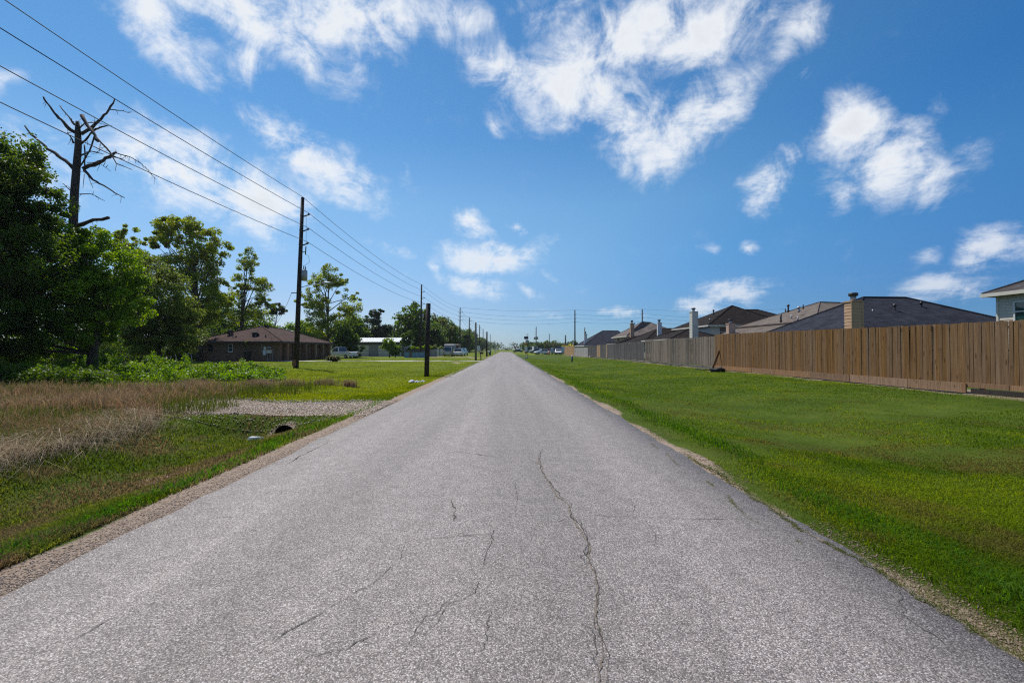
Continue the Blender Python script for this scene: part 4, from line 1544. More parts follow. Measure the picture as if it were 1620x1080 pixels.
MB().tube([c + Vector((.32, 0, -.4)), c + Vector((.32, 0, .4))], .2, 12).build('transformer', MT['metal'], r2, True)

# short and far poles of the same run
mast('stub_pole', 'short thick dark wooden stub pole without wires on the lawn', (-4.72, 27, float(gz(-4.72, 27))), (-4.62, 27, 4.2), .145, .135)
mast('service_pole', 'short grey weathered pole beside the black mailbox', (-4.25, 63.5, float(gz(-4.25, 63.5))), (-4.27, 63.5, 5.2), .16, .12, 'greypole')
mast('service_pole', 'short brown pole beside the pale mailbox', (-3.95, 92, float(gz(-3.95, 92))), (-3.92, 92, 5.0), .17, .14)
far = [(-14.5, 178, 13.8, 'dark utility pole just past the white rear facing car'), (-13.7, 232, 13.8, 'utility pole with one sided brackets in the tree row'), (-13.4, 262, 13.2, 'plain grey pole between the bracket poles'),
       (-12.9, 365, 13.5, 'utility pole at the thin end of the tree row'), (-10.5, 420, 8.6, 'low far pole near the road end'), (-10, 480, 8.6, 'lower far pole beyond the road end'), (-9.6, 560, 8.6, 'faintest far pole beyond the road end')]
lp = []
for k, (x, Y, h, lb) in enumerate(far):
    rr, tt = mast('utility_pole', lb, (x, Y, -.05), (x + .05, Y, h), .24, .17, 'pole' if k in (0, 1) else 'greypole')
    if k in (0, 1, 3):
        lp.append([Vector((x + .05, Y, h))] + [bracket(rr, tt, z) for z in (h - 1.6, h - 2.8, h - 4)])
# right hand run behind the fence and across the road
cross = [(21.6, 143, 13.8, 'dark utility pole rising behind the tan end of the fence'), (42.3, 141, 13.9, 'utility pole standing behind the brown two storey roof'), (86, 139, 13.9, 'utility pole hidden behind the dark slate roof')]
cp = []
for x, Y, h, lb in cross:
    rr, tt = mast('utility_pole', lb, (x, Y, -.05), (x, Y, h), .23, .17)
    cp.append([Vector((x, Y, h))] + [bracket(rr, tt, z, 1, .4) for z in (h - 1.6, h - 2.8, h - 4)])
rr, tt = mast('utility_pole', 'utility pole with twin grey transformers beyond the flashing sign', (13.9, 213, -.05), (14.0, 213, 12.0), .26, .18, 'greypole')
for sx in (-1, 1):
    MB().tube([(sx * .62, 0, 6.0), (sx * .62, 0, 7.3)], .42, 12).build('transformer', MT['metal'], rr, True)
MB().tube([(.2, 0, 5.4), (2.6, 1.5, .3)], .03, 5).build('guy_wire', MT['wire'], rr)
for z in (8.4, 9.6, 10.8):
    bracket(rr, tt, z, -1, .7)
mast('utility_pole', 'plain thin pole above the round trees by the parked cars', (22.6, 240, -.05), (22.7, 240, 9.6), .24, .18, 'greypole')
mast('utility_pole', 'thick grey pole beside the yellow flowering shrub', (25.0, 192, -.05), (25.0, 192, 7.4), .34, .28, 'greypole')
mast('utility_pole', 'short grey pole with a crossbar behind the white chimney', (25.9, 150, -.05), (25.9, 150, 8.6), .2, .16, 'greypole')


def cable(name, label, stops, sag, r=.018, group=None, n=14, cat='wire'):
    pts = []
    for a, b in zip(stops[:-1], stops[1:]):
        s = sag * (b - a).length / 50
        for k in range(n):
            u = k / n
            pts.append(a.lerp(b, u) + Vector((0, 0, -4 * s * u * (1 - u))))
    pts.append(stops[-1])
    return tag(MB().tube(pts, r, 5).build(name, MT['wire'], None, True, fix=False), label, cat, group)


ord_ = ('topmost wire of the line beside the road, strung from pole tops', 'upper bracket wire of the line beside the road', 'middle bracket wire of the line beside the road', 'lowest bracket wire of the line beside the road')
for k in range(4):
    cable('power_line', ord_[k], LINE[k], .75)
ord2 = ('topmost wire crossing over the road towards the house roofs', 'upper bracket wire crossing over the road towards the house roofs', 'middle bracket wire crossing over the road towards the house roofs', 'lowest bracket wire crossing over the road towards the house roofs')
for k in range(4):
    cable('power_line', ord2[k], [LINE[k][3]] + [c[k] for c in cp], 1.5 if k else .9, .022)
for k in range(4):
    cable('power_line', ('topmost', 'upper bracket', 'middle bracket', 'lowest bracket')[k] + ' wire running on along the tree row past the parked vans', [LINE[k][3]] + [c[k] for c in lp], .8, .026)
cable('service_drop', 'thin slack cable dropping from the tall pole to the brick house roof', [Vector((-17.4, 37, 6.0)), Vector((-31.4, 60.5, 4.2))], 1.4, .014)

# ------------------------------------------------------------------ timber fence
FX = 14.2
_pk = {}


def picket_mesh(mat):
    out = []
    for k in range(4):
        m = MB()
        w, hh, c = .114 + .003 * (k % 2), 1.0, .004 * k
        ring = [(-w / 2, 0), (w / 2, 0), (w / 2, hh - .008 - c * .3), (w / 2 - .018, hh), (-w / 2 + .018, hh), (-w / 2, hh - .008)]
        m.hull([[(xx, yy, zz) for yy, zz in ring] for xx in (-.008, .008)])
        o = m.build('picket', mat)
        me = o.data
        bpy.data.objects.remove(o)
        out.append(me)
    return out


def fence(label, x, y0, y1, bot, top, mat, individual=True, xo=lambda y: 0, odd=None, jit=.012):
    root = empty('wooden_fence', (x, y0, float(gz(x, y0))), 0, label, 'fence')
    z0 = root.location.z
    n = int((y1 - y0) / .121)
    meshes = picket_mesh(mat)
    oddm = picket_mesh(MT['fence_tan']) if odd else None
    big = MB()
    for i in range(n):
        y = y0 + (i + .5) * (y1 - y0) / n
        b, t = bot(y) + random.uniform(-.01, .01), top(y) + random.uniform(-jit, jit)
        dx = xo(y) + random.choice((0, .0, .010)) + random.uniform(-.004, .004)
        if individual:
            me = random.choice(oddm if odd and odd(y) else meshes)
            o = bpy.data.objects.new('picket', me)
            COL.objects.link(o)
            o.parent = root
            o.location = (dx, y - y0, b - z0)
            o.scale = (1, 1, t - b)
            o.rotation_euler = (random.uniform(-.008, .008), random.uniform(-.006, .006), random.uniform(-.03, .03))
        else:
            big.box((dx, y - y0, (b + t) / 2 - z0), (.016, .115, t - b))
    if not individual:
        tag(big.build('picket_run', mat, root), kind='stuff')
    for y in np.arange(y0 + .3, y1, 2.4):
        MB().box((.085 + xo(y), y - y0, (bot(y) + top(y)) / 2 - z0 - .25), (.09, .09, top(y) - bot(y) + .3)).build('post', mat, root)
    for f in (.15, .55, .9):
        m = MB()
        za, zb = bot(y0) + (top(y0) - bot(y0)) * f, bot(y1) + (top(y1) - bot(y1)) * f
        m.tube([(.055 + xo(y0 + (y1 - y0) * q), (y1 - y0) * q, za + (zb - za) * q - z0) for q in np.linspace(0, 1, 25)], .03, 4)
        m.build('rail', mat, root)
    return root


def boards(root, x, y0, y1, z0f, z1f, mat, name='kick_board', length=2.4):
    y = y0
    while y < y1 - .2:
        L = min(length * random.uniform(.8, 1.3), y1 - y)
        a, b = z0f(y + L / 2), z1f(y + L / 2)
        o = MB().box((0, 0, 0), (.035, L - .02, b - a), None).build(name, mat, root, bevel=.003)
        o.location = (x - root.location.x + random.uniform(-.008, .012), y + L / 2 - root.location.y, (a + b) / 2 - root.location.z)
        o.rotation_euler = (random.uniform(-.006, .006), random.uniform(-.04, .04), random.uniform(-.004, .004))
        y += L


topA = lambda y: float(np.interp(y, [6, 12.5, 17, 24, 31], [2.25, 2.30, 2.33, 2.42, 2.50]))
botA = lambda y: float(np.interp(y, [6, 12.5, 31], [.44, .43, .36]))
fa = fence('newest brown timber fence with kick boards and knotty pickets', FX, 6.0, 30.8, botA, topA, MT['fence_new'])
boards(fa, FX - .035, 13.9, 30.8, lambda y: .15, lambda y: botA(y) + .03, MT['rot'])
boards(fa, FX - .035, 6.0, 13.88, lambda y: .33, lambda y: botA(y) + .05, MT['rot'])
boards(fa, FX - .03, 6.0, 13.9, lambda y: .10, lambda y: .315, MT['darkboard'], 'ground_board', 3.2)
MB().box((-.07, 13.9 - 6, .3 - fa.location.z), (.045, .14, .28)).build('joint_block', MT['rot'], fa)
wob = lambda y: .16 + .10 * math.sin((y - 31) * .55) + .05 * math.sin(y * 1.7)
topB = lambda y: float(np.interp(y, [30.8, 36, 42, 47], [2.36, 2.40, 2.36, 2.40])) + .02 * math.sin(y)
fb = fence('weathered grey brown wavy timber fence between the newest and the dark grey run', FX, 30.9, 47, lambda y: .30, topB, MT['fence_mid'], True, wob)
boards(fb, FX + .02, 30.9, 47, lambda y: .10, lambda y: .28, MT['fence_old'])
topC = lambda y: float(np.interp(y, [47, 58, 70, 78.6], [2.30, 2.22, 2.10, 2.05]))
fc = fence('old dark grey timber fence with a few tan replacement pickets', FX, 47.1, 78.6, lambda y: .28, topC, MT['fence_old'], True, lambda y: .1 * math.sin(y * .3),
           odd=lambda y: 69.2 < y < 71.4 or 64.2 < y < 64.8)
boards(fc, FX - .06, 47.1, 78.6, lambda y: .06, lambda y: .25, MT['fence_old'])
fd = fence('low pale grey timber fence beside the slate roofed house', FX, 78.7, 94.7, lambda y: .12, lambda y: 1.76, MT['fence_pale'], False)
fe = fence('clean tan timber fence at the far end of the fence run', FX, 94.8, 111, lambda y: .12, lambda y: 2.2, MT['fence_tan'], False)
pl = MB().box((0, 0, 0), (.14, .035, 2.05)).build('loose_plank', MT['fence_new'])
a, b = P(1110, 587, 29.6), P(1133, 550, 30.4)
pl.location = (a + b) / 2
pl.location.x = 13.9
pl.rotation_euler = (R(-14), R(28), 0)
tag(pl, 'single brown plank leaning against the end of the newest fence', 'plank')
# rubbish at the foot of the fence
ty = empty('scrap_tyre', (12.95, 27.8, float(gz(12.95, 27.8))), .3, 'flattened black scrap tyre lying on the grass by the fence', 'tyre')
pts = [(math.cos(q) * .36, math.sin(q) * .30, .12 + .03 * math.sin(3 * q)) for q in np.linspace(0, 5.6, 22)]
MB().tube(pts, [.115 + .02 * math.sin(i * 1.3) for i in range(22)], 8).build('tread', MT['rubber'], ty, True)
MB().tube([(math.cos(q) * .23, math.sin(q) * .19, .14) for q in np.linspace(0, 5.2, 16)], .05, 6).build('bead', MT['rubber'], ty, True)
for k, (px, Y, sx, sy, rz, m, lb) in enumerate((
        (1120, 29.4, .9, .16, .5, 'fence_mid', 'grey board lying flat in the soil by the leaning plank'), (1108, 29.9, .5, .14, -.4, 'fence_old', 'short dark board lying at the foot of the leaning plank'),
        (1147, 28.6, .55, .2, .2, 'rot', 'brown board scrap lying behind the scrap tyre'), (1075, 36.2, 1.6, .14, 1.5, 'fence_old', 'fallen grey kick board below the wavy fence'),
        (1062, 38.6, 1.3, .13, 1.35, 'fence_old', 'second fallen grey board below the wavy fence'), (935, 74, .5, .35, .3, 'concrete', 'pale rubble lump on the grass by the pale fence'))):
    x = PX(px, Y)
    o = MB().box((0, 0, 0), (sx, sy, .05 if k < 5 else .3)).build('board_scrap' if k < 5 else 'rubble_lump', MT[m], bevel=.006)
    x = min(x, 13.95)
    o.location = (x, Y, float(gz(x, Y)) + (.05 if k < 5 else .12))
    o.rotation_euler = (.04, .06, rz)
    tag(o, lb, 'board' if k < 5 else 'rubble')


# ------------------------------------------------------------------ houses
def hip(root, x0, x1, y0, y1, ze, ra, rb, mat, fascia, over=.45, th=.2, name='roof'):
    """hip roof over a rectangle; ra, rb are the ridge ends (world)"""
    o = root.location
    X0, X1, Y0, Y1 = x0 - over, x1 + over, y0 - over, y1 + over
    c = [(X0, Y0, ze), (X1, Y0, ze), (X1, Y1, ze), (X0, Y1, ze)]
    A, B = ra, rb
    along_x = abs(B[0] - A[0]) >= abs(B[1] - A[1])
    m = MB()
    w = lambda p, dz=0: (p[0] - o.x, p[1] - o.y, p[2] - o.z + dz)
    if along_x:                                     # A is the low-x end
        f = [[c[0], c[1], B, A], [c[1], c[2], B], [c[2], c[3], A, B], [c[3], c[0], A]]
    else:                                           # A is the near end
        f = [[c[0], c[1], A], [c[1], c[2], B, A], [c[2], c[3], B], [c[3], c[0], A, B]]
    for q in f:
        m.face([w(p) for p in q])
    m.face([w(p, -.02) for p in c][::-1])
    rf = m.build(name, mat, root, fix=False)
    e = MB()
    t = .05
    e.span(w((X0 - t, Y0 - t, ze - th)), w((X1 + t, Y0 + .02, ze - .004)))
    e.span(w((X0 - t, Y1 - .02, ze - th)), w((X1 + t, Y1 + t, ze - .004)))
    e.span(w((X0 - t, Y0 + .02, ze - th)), w((X0 + .02, Y1 - .02, ze - .004)))
    e.span(w((X1 - .02, Y0 + .02, ze - th)), w((X1 + t, Y1 - .02, ze - .004)))
    e.build('fascia', fascia, rf, fix=False)
    # ridge and hip caps
    cap = MB()
    cap.tube([w(A, .03), w(B, .03)], .07, 6)
    for p, q in ((c[0], A), (c[3], A if along_x else B), (c[1], B if along_x else A), (c[2], B)):
        cap.tube([w(p, .02), w(q, .03)], .06, 5)
    cap.build('ridge_cap', mat, rf, fix=False)
    return rf


def lap_box(root, x0, x1, y0, y1, z0, z1, lap, mat, name='siding', out=.014):
    o = root.location
    rings = []
    n = max(1, int((z1 - z0) / lap))
    for i in range(n):
        for z, d in ((z0 + (z1 - z0) * i / n, out), (z0 + (z1 - z0) * (i + 1) / n - .004, 0)):
            rings.append([(a - o.x, b - o.y, z - o.z) for a, b in ((x0 - d, y0 - d), (x1 + d, y0 - d), (x1 + d, y1 + d), (x0 - d, y1 + d))])
    return MB().hull(rings).build(name, mat, root)


def chimney(root, px, Y, w, d, zb, zt, mat, flue=.5, cap='metal', lap=.19):
    x = PX(px, Y)
    o = root.location
    ch = lap_box(root, x - w / 2, x + w / 2, Y - d / 2, Y + d / 2, zb, zt, lap, mat, 'chimney')
    MB().box((x - o.x, Y - o.y, zt - o.z + .035), (w + .1, d + .1, .07)).build('chimney_cap', mat, ch)
    for sx in (-1, 1):
        MB().box((x - o.x + sx * (w / 2 + .004), Y - o.y - d / 2 - .012, (zb + zt) / 2 - o.z), (.09, .035, zt - zb - .02)).build('corner_trim', mat, ch)
    f = MB()
    c = Vector((x - o.x, Y - o.y, zt - o.z + .07))
    f.tube([c, c + Vector((0, 0, flue * .6))], .15, 12)
    f.build('flue', MT[cap], ch, True)
    MB().tube([c + Vector((0, 0, flue * .6)), c + Vector((0, 0, flue * .66)), c + Vector((0, 0, flue)), c + Vector((0, 0, flue * 1.05))], [.16, .24, .24, .16], 12).build('flue_cap', MT['darkmetal'], ch, True)
    return ch


def vent(root, p, h=.35, r=.05, mat='darkmetal', name='roof_vent', cowl=False):
    o = root.location
    c = Vector(p) - o
    m = MB().tube([c + Vector((0, 0, -.15)), c + Vector((0, 0, h))], r, 8)
    if cowl:
        m.tube([c + Vector((0, 0, h)), c + Vector((0, 0, h + .05)), c + Vector((0, 0, h + .16))], [r * 1.9, r * 1.9, r * 1.1], 8)
    m.tube([c + Vector((0, 0, -.02)), c + Vector((0, 0, .05))], [r * 2.2, r * 1.2], 8)
    return m.build(name, MT[mat], root, True)


def window(root, c, w, h, axis, out, frame='white', glass='glass', bars=1, fw=.06):
    """axis 'x': window lies in a wall facing +-x, 'y': facing +-y; out is the outward sign"""
    o = root.location
    c = Vector(c) - o

    def bx(m, u, z, du, dz, dep, off):
        if axis == 'x':
            m.box((c.x + out * off, c.y + u, c.z + z), (dep, du, dz))
        else:
            m.box((c.x + u, c.y + out * off, c.z + z), (du, dep, dz))
    f = MB()
    for s in (-1, 1):
        bx(f, s * (w / 2 - fw / 2), 0, fw, h, .08, .03)
        bx(f, 0, s * (h / 2 - fw / 2), w - 2 * fw, fw, .08, .03)
    for k in range(bars):
        bx(f, 0, -h / 2 + h * (k + 1) / (bars + 1), w - 2 * fw, fw * .8, .06, .03)
    fo = f.build('window', MT[frame], root)
    for k in range(bars + 1):
        g = MB()
        hh = (h - 2 * fw) / (bars + 1)
        bx(g, 0, -h / 2 + fw + hh * (k + .5), w - 2 * fw, hh, .02, .015)
        g.build('pane', MT[glass], fo)
    s = MB()
    bx(s, 0, -h / 2 - .03, w + .12, .06, .14, .06)
    s.build('sill', MT[frame], fo)
    return fo


def house(name, label, x0, x1, y0, y1, ze, wall, lap=None):
    r = empty(name, (x0, y0, 0), 0, label, 'house')
    if lap:
        lap_box(r, x0, x1, y0, y1, -.1, ze - .1, lap, MT[wall], 'wall')
    else:
        MB().span((0, 0, -.15), (x1 - x0, y1 - y0, ze - .1)).build('wall', MT[wall], r)
    return r


# slate roofed house with the tan chimney, behind the newest fence
h = house('suburban_house', 'low house with dark slate hip roof and tan lap sided chimney behind the newest fence', 20.5, 30.6, 26.6, 34.4, 2.75, 'tanbrick')
hip(h, 20.5, 30.6, 26.6, 34.4, 2.75, (24.5, 30.9, 5.02), (27.3, 30.7, 4.98), MT['roof_slate'], MT['darktrim'])
hip(h, 30.2, 37, 33, 41, 2.75, (33.3, 37.0, 4.88), (35.2, 37.0, 4.84), MT['roof_slate'], MT['darktrim'], name='side_roof')
MB().span((30.3 - 20.5, 33.1 - 26.6, -.15), (36.9 - 20.5, 40.9 - 26.6, 2.6)).build('side_wall', MT['tanbrick'], h)
chimney(h, 1356, 26.2, .62, .58, 0, 4.22, MT['tan'], .46)
vent(h, (24.7, 28.6, 3.9), .32, .06, 'darkmetal', cowl=True)
vent(h, P(1387, 492, 28.6), .14, .03, 'metal')
vent(h, P(1466, 487, 29.2), .30, .06, 'blackplastic', cowl=True)
vent(h, P(1277, 514, 32.5), .12, .05, 'metal')
# two-storey neighbour cut by the picture edge
h = house('suburban_house', 'grey lap sided house with green paned window and cream eaves at the fence end', 28.0, 37, 15.5, 25.6, 4.75, 'greysid', .165)
hip(h, 28.0, 37, 15.5, 25.6, 4.68, (32.5, 20.0, 7.1), (32.5, 21.5, 7.1), MT['roof_dark'], MT['trim'], .42, .2)
window(h, (28.0, 23.75, 3.55), 1.9, 1.15, 'x', -1, 'white', 'green_glass', 1, .07)
window(h, (28.0, 19.6, 3.55), 1.9, 1.15, 'x', -1, 'white', 'green_glass', 1, .07)
MB().box((-.016, 25.55 - 15.5, 2.3), (.05, .12, 4.6)).build('corner_board', MT['trim'], h)
# grey brown roof
h = house('suburban_house', 'house with weathered grey brown roof and vent pipes behind the newest fence', 25.2, 38, 36.6, 48.5, 2.9, 'tanbrick')
hip(h, 25.2, 38, 36.6, 48.5, 3.85, (30.6, 44.0, 6.05), (33.0, 44.6, 6.05), MT['roof_grey'], MT['darktrim'], .35)
MB().span((.05, .05, 2.8), (12.7, 11.8, 3.8)).build('upper_wall', MT['tan'], h)
m = MB()                                            # road side slope running lower than the rest
a = h.location
for q in ([(25.0, 36.4, 3.72), (25.0, 48.7, 3.72), (21.0, 48.7, 2.45), (21.0, 36.4, 2.45)], [(25.0, 36.4, 3.52), (25.0, 48.7, 3.52), (21.0, 48.7, 2.25), (21.0, 36.4, 2.25)],
          [(25.0, 36.4, 3.72), (21.0, 36.4, 2.45), (21.0, 36.4, 2.25), (25.0, 36.4, 3.52)], [(25.0, 48.7, 3.72), (21.0, 48.7, 2.45), (21.0, 48.7, 2.25), (25.0, 48.7, 3.52)],
          [(21.0, 36.4, 2.45), (21.0, 48.7, 2.45), (21.0, 48.7, 2.25), (21.0, 36.4, 2.25)]):
    m.face([tuple(Vector(p) - a) for p in q])
m.build('porch_roof', MT['roof_grey'], h)
MB().span((-3.7, .2, -.15), (-.02, 11.7, 2.3)).build('porch_wall', MT['tanbrick'], h)
for px, py, Y, hh, r_, cw in ((1239, 507, 38.5, .62, .07, False), (1251, 491, 41.0, .42, .07, True), (1256, 501, 39.5, .22, .05, False), (1268, 491, 41.0, .25, .09, True), (1266, 504, 39.0, .22, .05, False), (1275, 486, 42.0, .3, .05, False)):
    vent(h, P(px, py, Y), hh, r_, 'darkmetal' if hh > .25 else 'metal', 'vent_pipe', cw)
# black roofed two-storey house with the white chimney
h = house('suburban_house', 'two storey cream house with black hip roof behind the white chimney', 26.6, 36.5, 59, 71, 4.75, 'cream', .2)
hip(h, 26.6, 36.5, 59, 71, 4.62, (31.6, 63.2, 7.55), (32.6, 66.8, 7.55), MT['roof_black'], MT['trim'], .5)
hip(h, 31.5, 40.5, 64, 73, 5.6, (33.9, 67.5, 7.35), (37.6, 67.5, 7.35), MT['roof_black'], MT['trim'], .4, name='rear_roof')
MB().span((31.7 - 26.6, 5.2, -.15), (40.3 - 26.6, 13.9, 5.5)).build('rear_wall', MT['cream'], h)
window(h, (28.3, 59, 3.75), 1.1, 1.3, 'y', -1, 'white', 'glass')
window(h, (31.4, 59, 3.75), 1.1, 1.3, 'y', -1, 'white', 'glass')
hip(h, 20.2, 26.4, 55.2, 66, 2.75, (23.6, 58.6, 4.05), (23.6, 62, 4.05), MT['roof_black'], MT['trim'], .4, name='low_roof')
MB().span((20.4 - 26.6, 55.4 - 59, -.15), (26.3 - 26.6, 65.8 - 59, 2.65)).build('low_wall', MT['cream'], h)
chimney(h, 1099, 54.6, .62, .9, 0, 5.95, MT['cream'], .42)
vent(h, P(1131, 496, 61.5), .42, .08, 'blackplastic', cowl=True)
vent(h, P(1125, 505, 60.5), .12, .06, 'metal')
vent(h, P(1148, 499, 61.5), .2, .06, 'blackplastic')
# house with the pink tan chimney between them: mostly hidden by the fence
h = house('suburban_house', 'hidden low house whose pink tan chimney shows above the fence', 21.4, 27.5, 46.2, 53.0, 2.2, 'tanbrick')
hip(h, 21.4, 27.5, 46.2, 53.0, 2.4, (24.4, 49.4, 2.95), (24.4, 50.2, 2.95), MT['roof_dark'], MT['darktrim'])
chimney(h, 1158, 45.6, .58, .6, 0, 4.02, MT['pinktan'], .4)
# black low roof with white chimney
h = house('suburban_house', 'low house with black brown roof and small white chimney by the dark grey fence', 20.4, 30.5, 66.5, 78, 2.7, 'cream')
hip(h, 20.4, 30.5, 66.5, 78, 2.55, (24.2, 72.0, 4.75), (28.4, 72.2, 4.75), MT['roof_black'], MT['trim'])
chimney(h, 1044, 67.0, .5, .5, 0, 5.35, MT['white'], .4)
# taupe two-storey with the tan chimney
h = house('suburban_house', 'two storey house with taupe hip roof and tall tan chimney', 22.6, 33, 84, 95, 4.05, 'tan', .2)
hip(h, 22.6, 33, 84, 95, 3.95, (26.4, 88.2, 6.75), (28.6, 90, 6.75), MT['roof_tan'], MT['trim'])
window(h, (22.6, 86.5, 3.1), 1.6, 1.2, 'x', -1, 'white', 'glass')
window(h, (22.6, 91.5, 3.1), 1.6, 1.2, 'x', -1, 'white', 'glass')
chimney(h, 1000.5, 83.0, .58, .6, 0, 6.1, MT['tan'], .55)
hip(h, 19.0, 26.5, 77.6, 83.4, 2.45, (24.4, 80.3, 4.05), (25.4, 80.3, 4.05), MT['roof_black'], MT['trim'], .4, name='low_roof')
MB().span((19.2 - 22.6, 77.8 - 84, -.15), (26.3 - 22.6, 83.2 - 84, 2.35)).build('low_wall', MT['cream'], h)
m = MB()
for q in ([(22.0, 77.1, 2.3), (23.1, 77.1, 2.3), (22.55, 77.1, 3.35)], [(22.0, 77.1, 2.3), (22.55, 77.1, 3.35), (22.55, 79.5, 3.35), (22.0, 79.5, 2.3)], [(23.1, 77.1, 2.3), (22.55, 77.1, 3.35), (22.55, 79.5, 3.35), (23.1, 79.5, 2.3)]):
    m.face([tuple(Vector(p) - h.location) for p in q])
m.build('gable', MT['white'], h, fix=False)
vent(h, P(1005, 512, 86), .3, .06, 'darkmetal')
# slate house at the far end
h = house('suburban_house', 'low house with plain dark slate roof and slim white chimney behind the pale fence', 18.8, 31, 107, 121, 2.4, 'cream')
hip(h, 18.8, 31, 107, 121, 2.35, (24.3, 114.5, 6.1), (28.2, 114.5, 6.1), MT['roof_slate'], MT['white'], .5)
chimney(h, 926.5, 110.0, .62, .6, 0, 5.1, MT['white'], .5)

# brick bungalow beside the tall pole
h = house('brick_bungalow', 'long low brown brick bungalow with brown hip roof and satellite dishes', -38.4, -28.2, 57, 72.5, 2.5, 'brick')
rf = hip(h, -38.4, -28.2, 57, 72.5, 2.46, (-33.0, 61.8, 4.55), (-33.0, 67.2, 4.45), MT['roof_brown'], MT['darktrim'], .6, .22)
o = h.location
for Y in (57.9, 60.4, 63.2, 66.2, 69.0, 71.6):
    MB().box((-27.78 - o.x, Y - o.y, 1.1), (.42, .42, 2.55)).build('porch_column', MT['brick'], h)
for Y in (58.9, 61.8, 67.6, 70.4):
    window(h, (-28.2, Y, 1.35), .95, 1.75, 'x', 1, 'darktrim', 'blind', 1)
d = MB().box((.03 + 10.2, 64.8 - o.y, 1.05), (.06, 1.0, 2.1)).build('door', MT['darktrim'], h)
MB().box((.09 + 10.2, 64.45 - o.y, 1.02), (.05, .05, .1)).build('handle', MT['metal'], d)
window(h, (PX(337, 57), 57, 1.65), .6, .75, 'y', -1, 'darktrim', 'glass', 1, .04)
window(h, (PX(368.5, 57), 57, 1.65), .5, .95, 'y', -1, 'white', 'glass', 1, .04)
for px, py, sx, sz, m in ((422.5, 550.5, .22, .4, 'white'), (422, 557.5, .34, .62, 'whitemetal'), (429, 549.5, .5, .26, 'greysheet'), (429, 556, .62, .42, 'cream')):
    MB().box((PX(px, 57) - o.x, -.11, ZZ(py, 57)), (sx, .18, sz)).build('meter_box', MT[m], h)
for px in (426.5, 430.5, 434.5):
    MB().box((PX(px, 57) - o.x, -.06, .75), (.05, .05, 1.5)).build('conduit', MT['metal'], h)
MB().tube([(PX(416.5, 57) - o.x, -.05, 2.2), (PX(416.5, 57) - o.x, -.05, 1.1)], .03, 6).build('conduit', MT['metal'], h)


def dish(px, py, Y, r, rz, tilt):
    c = P(px, py, Y) - o
    b = MB()
    rings = []
    rot = Matrix.Rotation(rz, 3, 'Z') @ Matrix.Rotation(tilt, 3, 'X')
    for k in range(5):
        q = r * k / 4
        rings.append([tuple(c + rot @ Vector((math.cos(a) * q, math.sin(a) * q * .88, q * q / r * .28))) for a in np.linspace(0, 2 * math.pi, 16, endpoint=False)])
    for k in range(4, 0, -1):
        q = r * k / 4
        rings.append([tuple(c + rot @ Vector((math.cos(a) * q, math.sin(a) * q * .88, q * q / r * .28 - .025))) for a in np.linspace(0, 2 * math.pi, 16, endpoint=False)])
    b.hull(rings)
    d_ = b.build('satellite_dish', MT['darkmetal'], h, True)
    MB().tube([c + Vector((0, 0, -r * 1.3)), c + rot @ Vector((0, 0, -.02))], .035, 6).build('dish_mast', MT['metal'], d_)
    MB().tube([c + rot @ Vector((0, -r * .85, .05)), c + rot @ Vector((0, -r * .25, r * .9))], .025, 6).build('feed_arm', MT['metal'], d_)
    MB().box(c + rot @ Vector((0, -r * .25, r * .9)), (.12, .12, .12)).build('feed_horn', MT['metal'], d_)


dish(368, 526, 58.6, .42, 1.0, -1.0)
dish(376, 533.5, 58.0, .36, -.9, 1.0)
dish(406.5, 530, 58.2, .46, .2, -.85)
for px, py, Y, hh in ((422.5, 535.5, 57.9, .55), (356.5, 534, 58, .12), (385.5, 534, 58, .12), (415, 517.5, 61.7, .2)):
    vent(h, P(px, py, Y), hh, .09, 'rustmetal' if hh > .3 else 'metal')
MB().box(P(424, 517, 62.5) - o, (.5, .4, .35)).build('roof_fan', MT['darktrim'], rf)
# lean-to carport
c = empty('carport', (-42.6, 58.0, 0), 0, 'dark lean to carport at the side of the brick bungalow', 'carport')
MB().span((0, 0, 2.25), (3.6, 6, 2.4)).build('roof', MT['darktrim'], c)
for x in (.1, 2.0):
    for y in (.1, 5.9):
        MB().span((x, y, -.1), (x + .1, y + .1, 2.25)).build('post', MT['fence_old'], c)
MB().span((0, -.06, 2.3), (3.3, .0, 2.45)).build('fascia', MT['white'], c)
s = empty('swing_frame', (-39.9, 56.6, 0), 0, 'white metal swing frame beside the dark carport', 'swing frame')
for x in (-1.0, .9):
    for d in (-.45, .45):
        MB().tube([(x + d, -.2, 0), (x, 0, 1.55)], .035, 6).build('leg', MT['white'], s)
MB().tube([(-1.05, 0, 1.55), (.95, 0, 1.55)], .035, 6).build('top_bar', MT['white'], s)


def wheelie_bin(loc, mat, label, rz=0, hgt=1.05):
    b = empty('wheelie_bin', loc, rz, label, 'bin')
    MB().hull([[(-.22, -.24, .06), (.22, -.24, .06), (.22, .22, .06), (-.22, .22, .06)], [(-.30, -.33, hgt * .9), (.30, -.33, hgt * .9), (.30, .33, hgt * .9), (-.30, .33, hgt * .9)]]).build('bin_body', MT[mat], b, bevel=.01)
    MB().hull([[(-.32, -.36, hgt * .9 + .004), (.32, -.36, hgt * .9 + .004), (.32, .38, hgt * .9 + .004), (-.32, .38, hgt * .9 + .004)], [(-.27, -.3, hgt), (.27, -.3, hgt), (.27, .33, hgt + .02), (-.27, .33, hgt + .02)]]).build('lid', MT[mat], b, bevel=.008)
    for sx in (-.25, .25):
        MB().tube([(sx - .03, .24, .1), (sx + .03, .24, .1)], .1, 10).build('wheel', MT['rubber'], b)
    return b


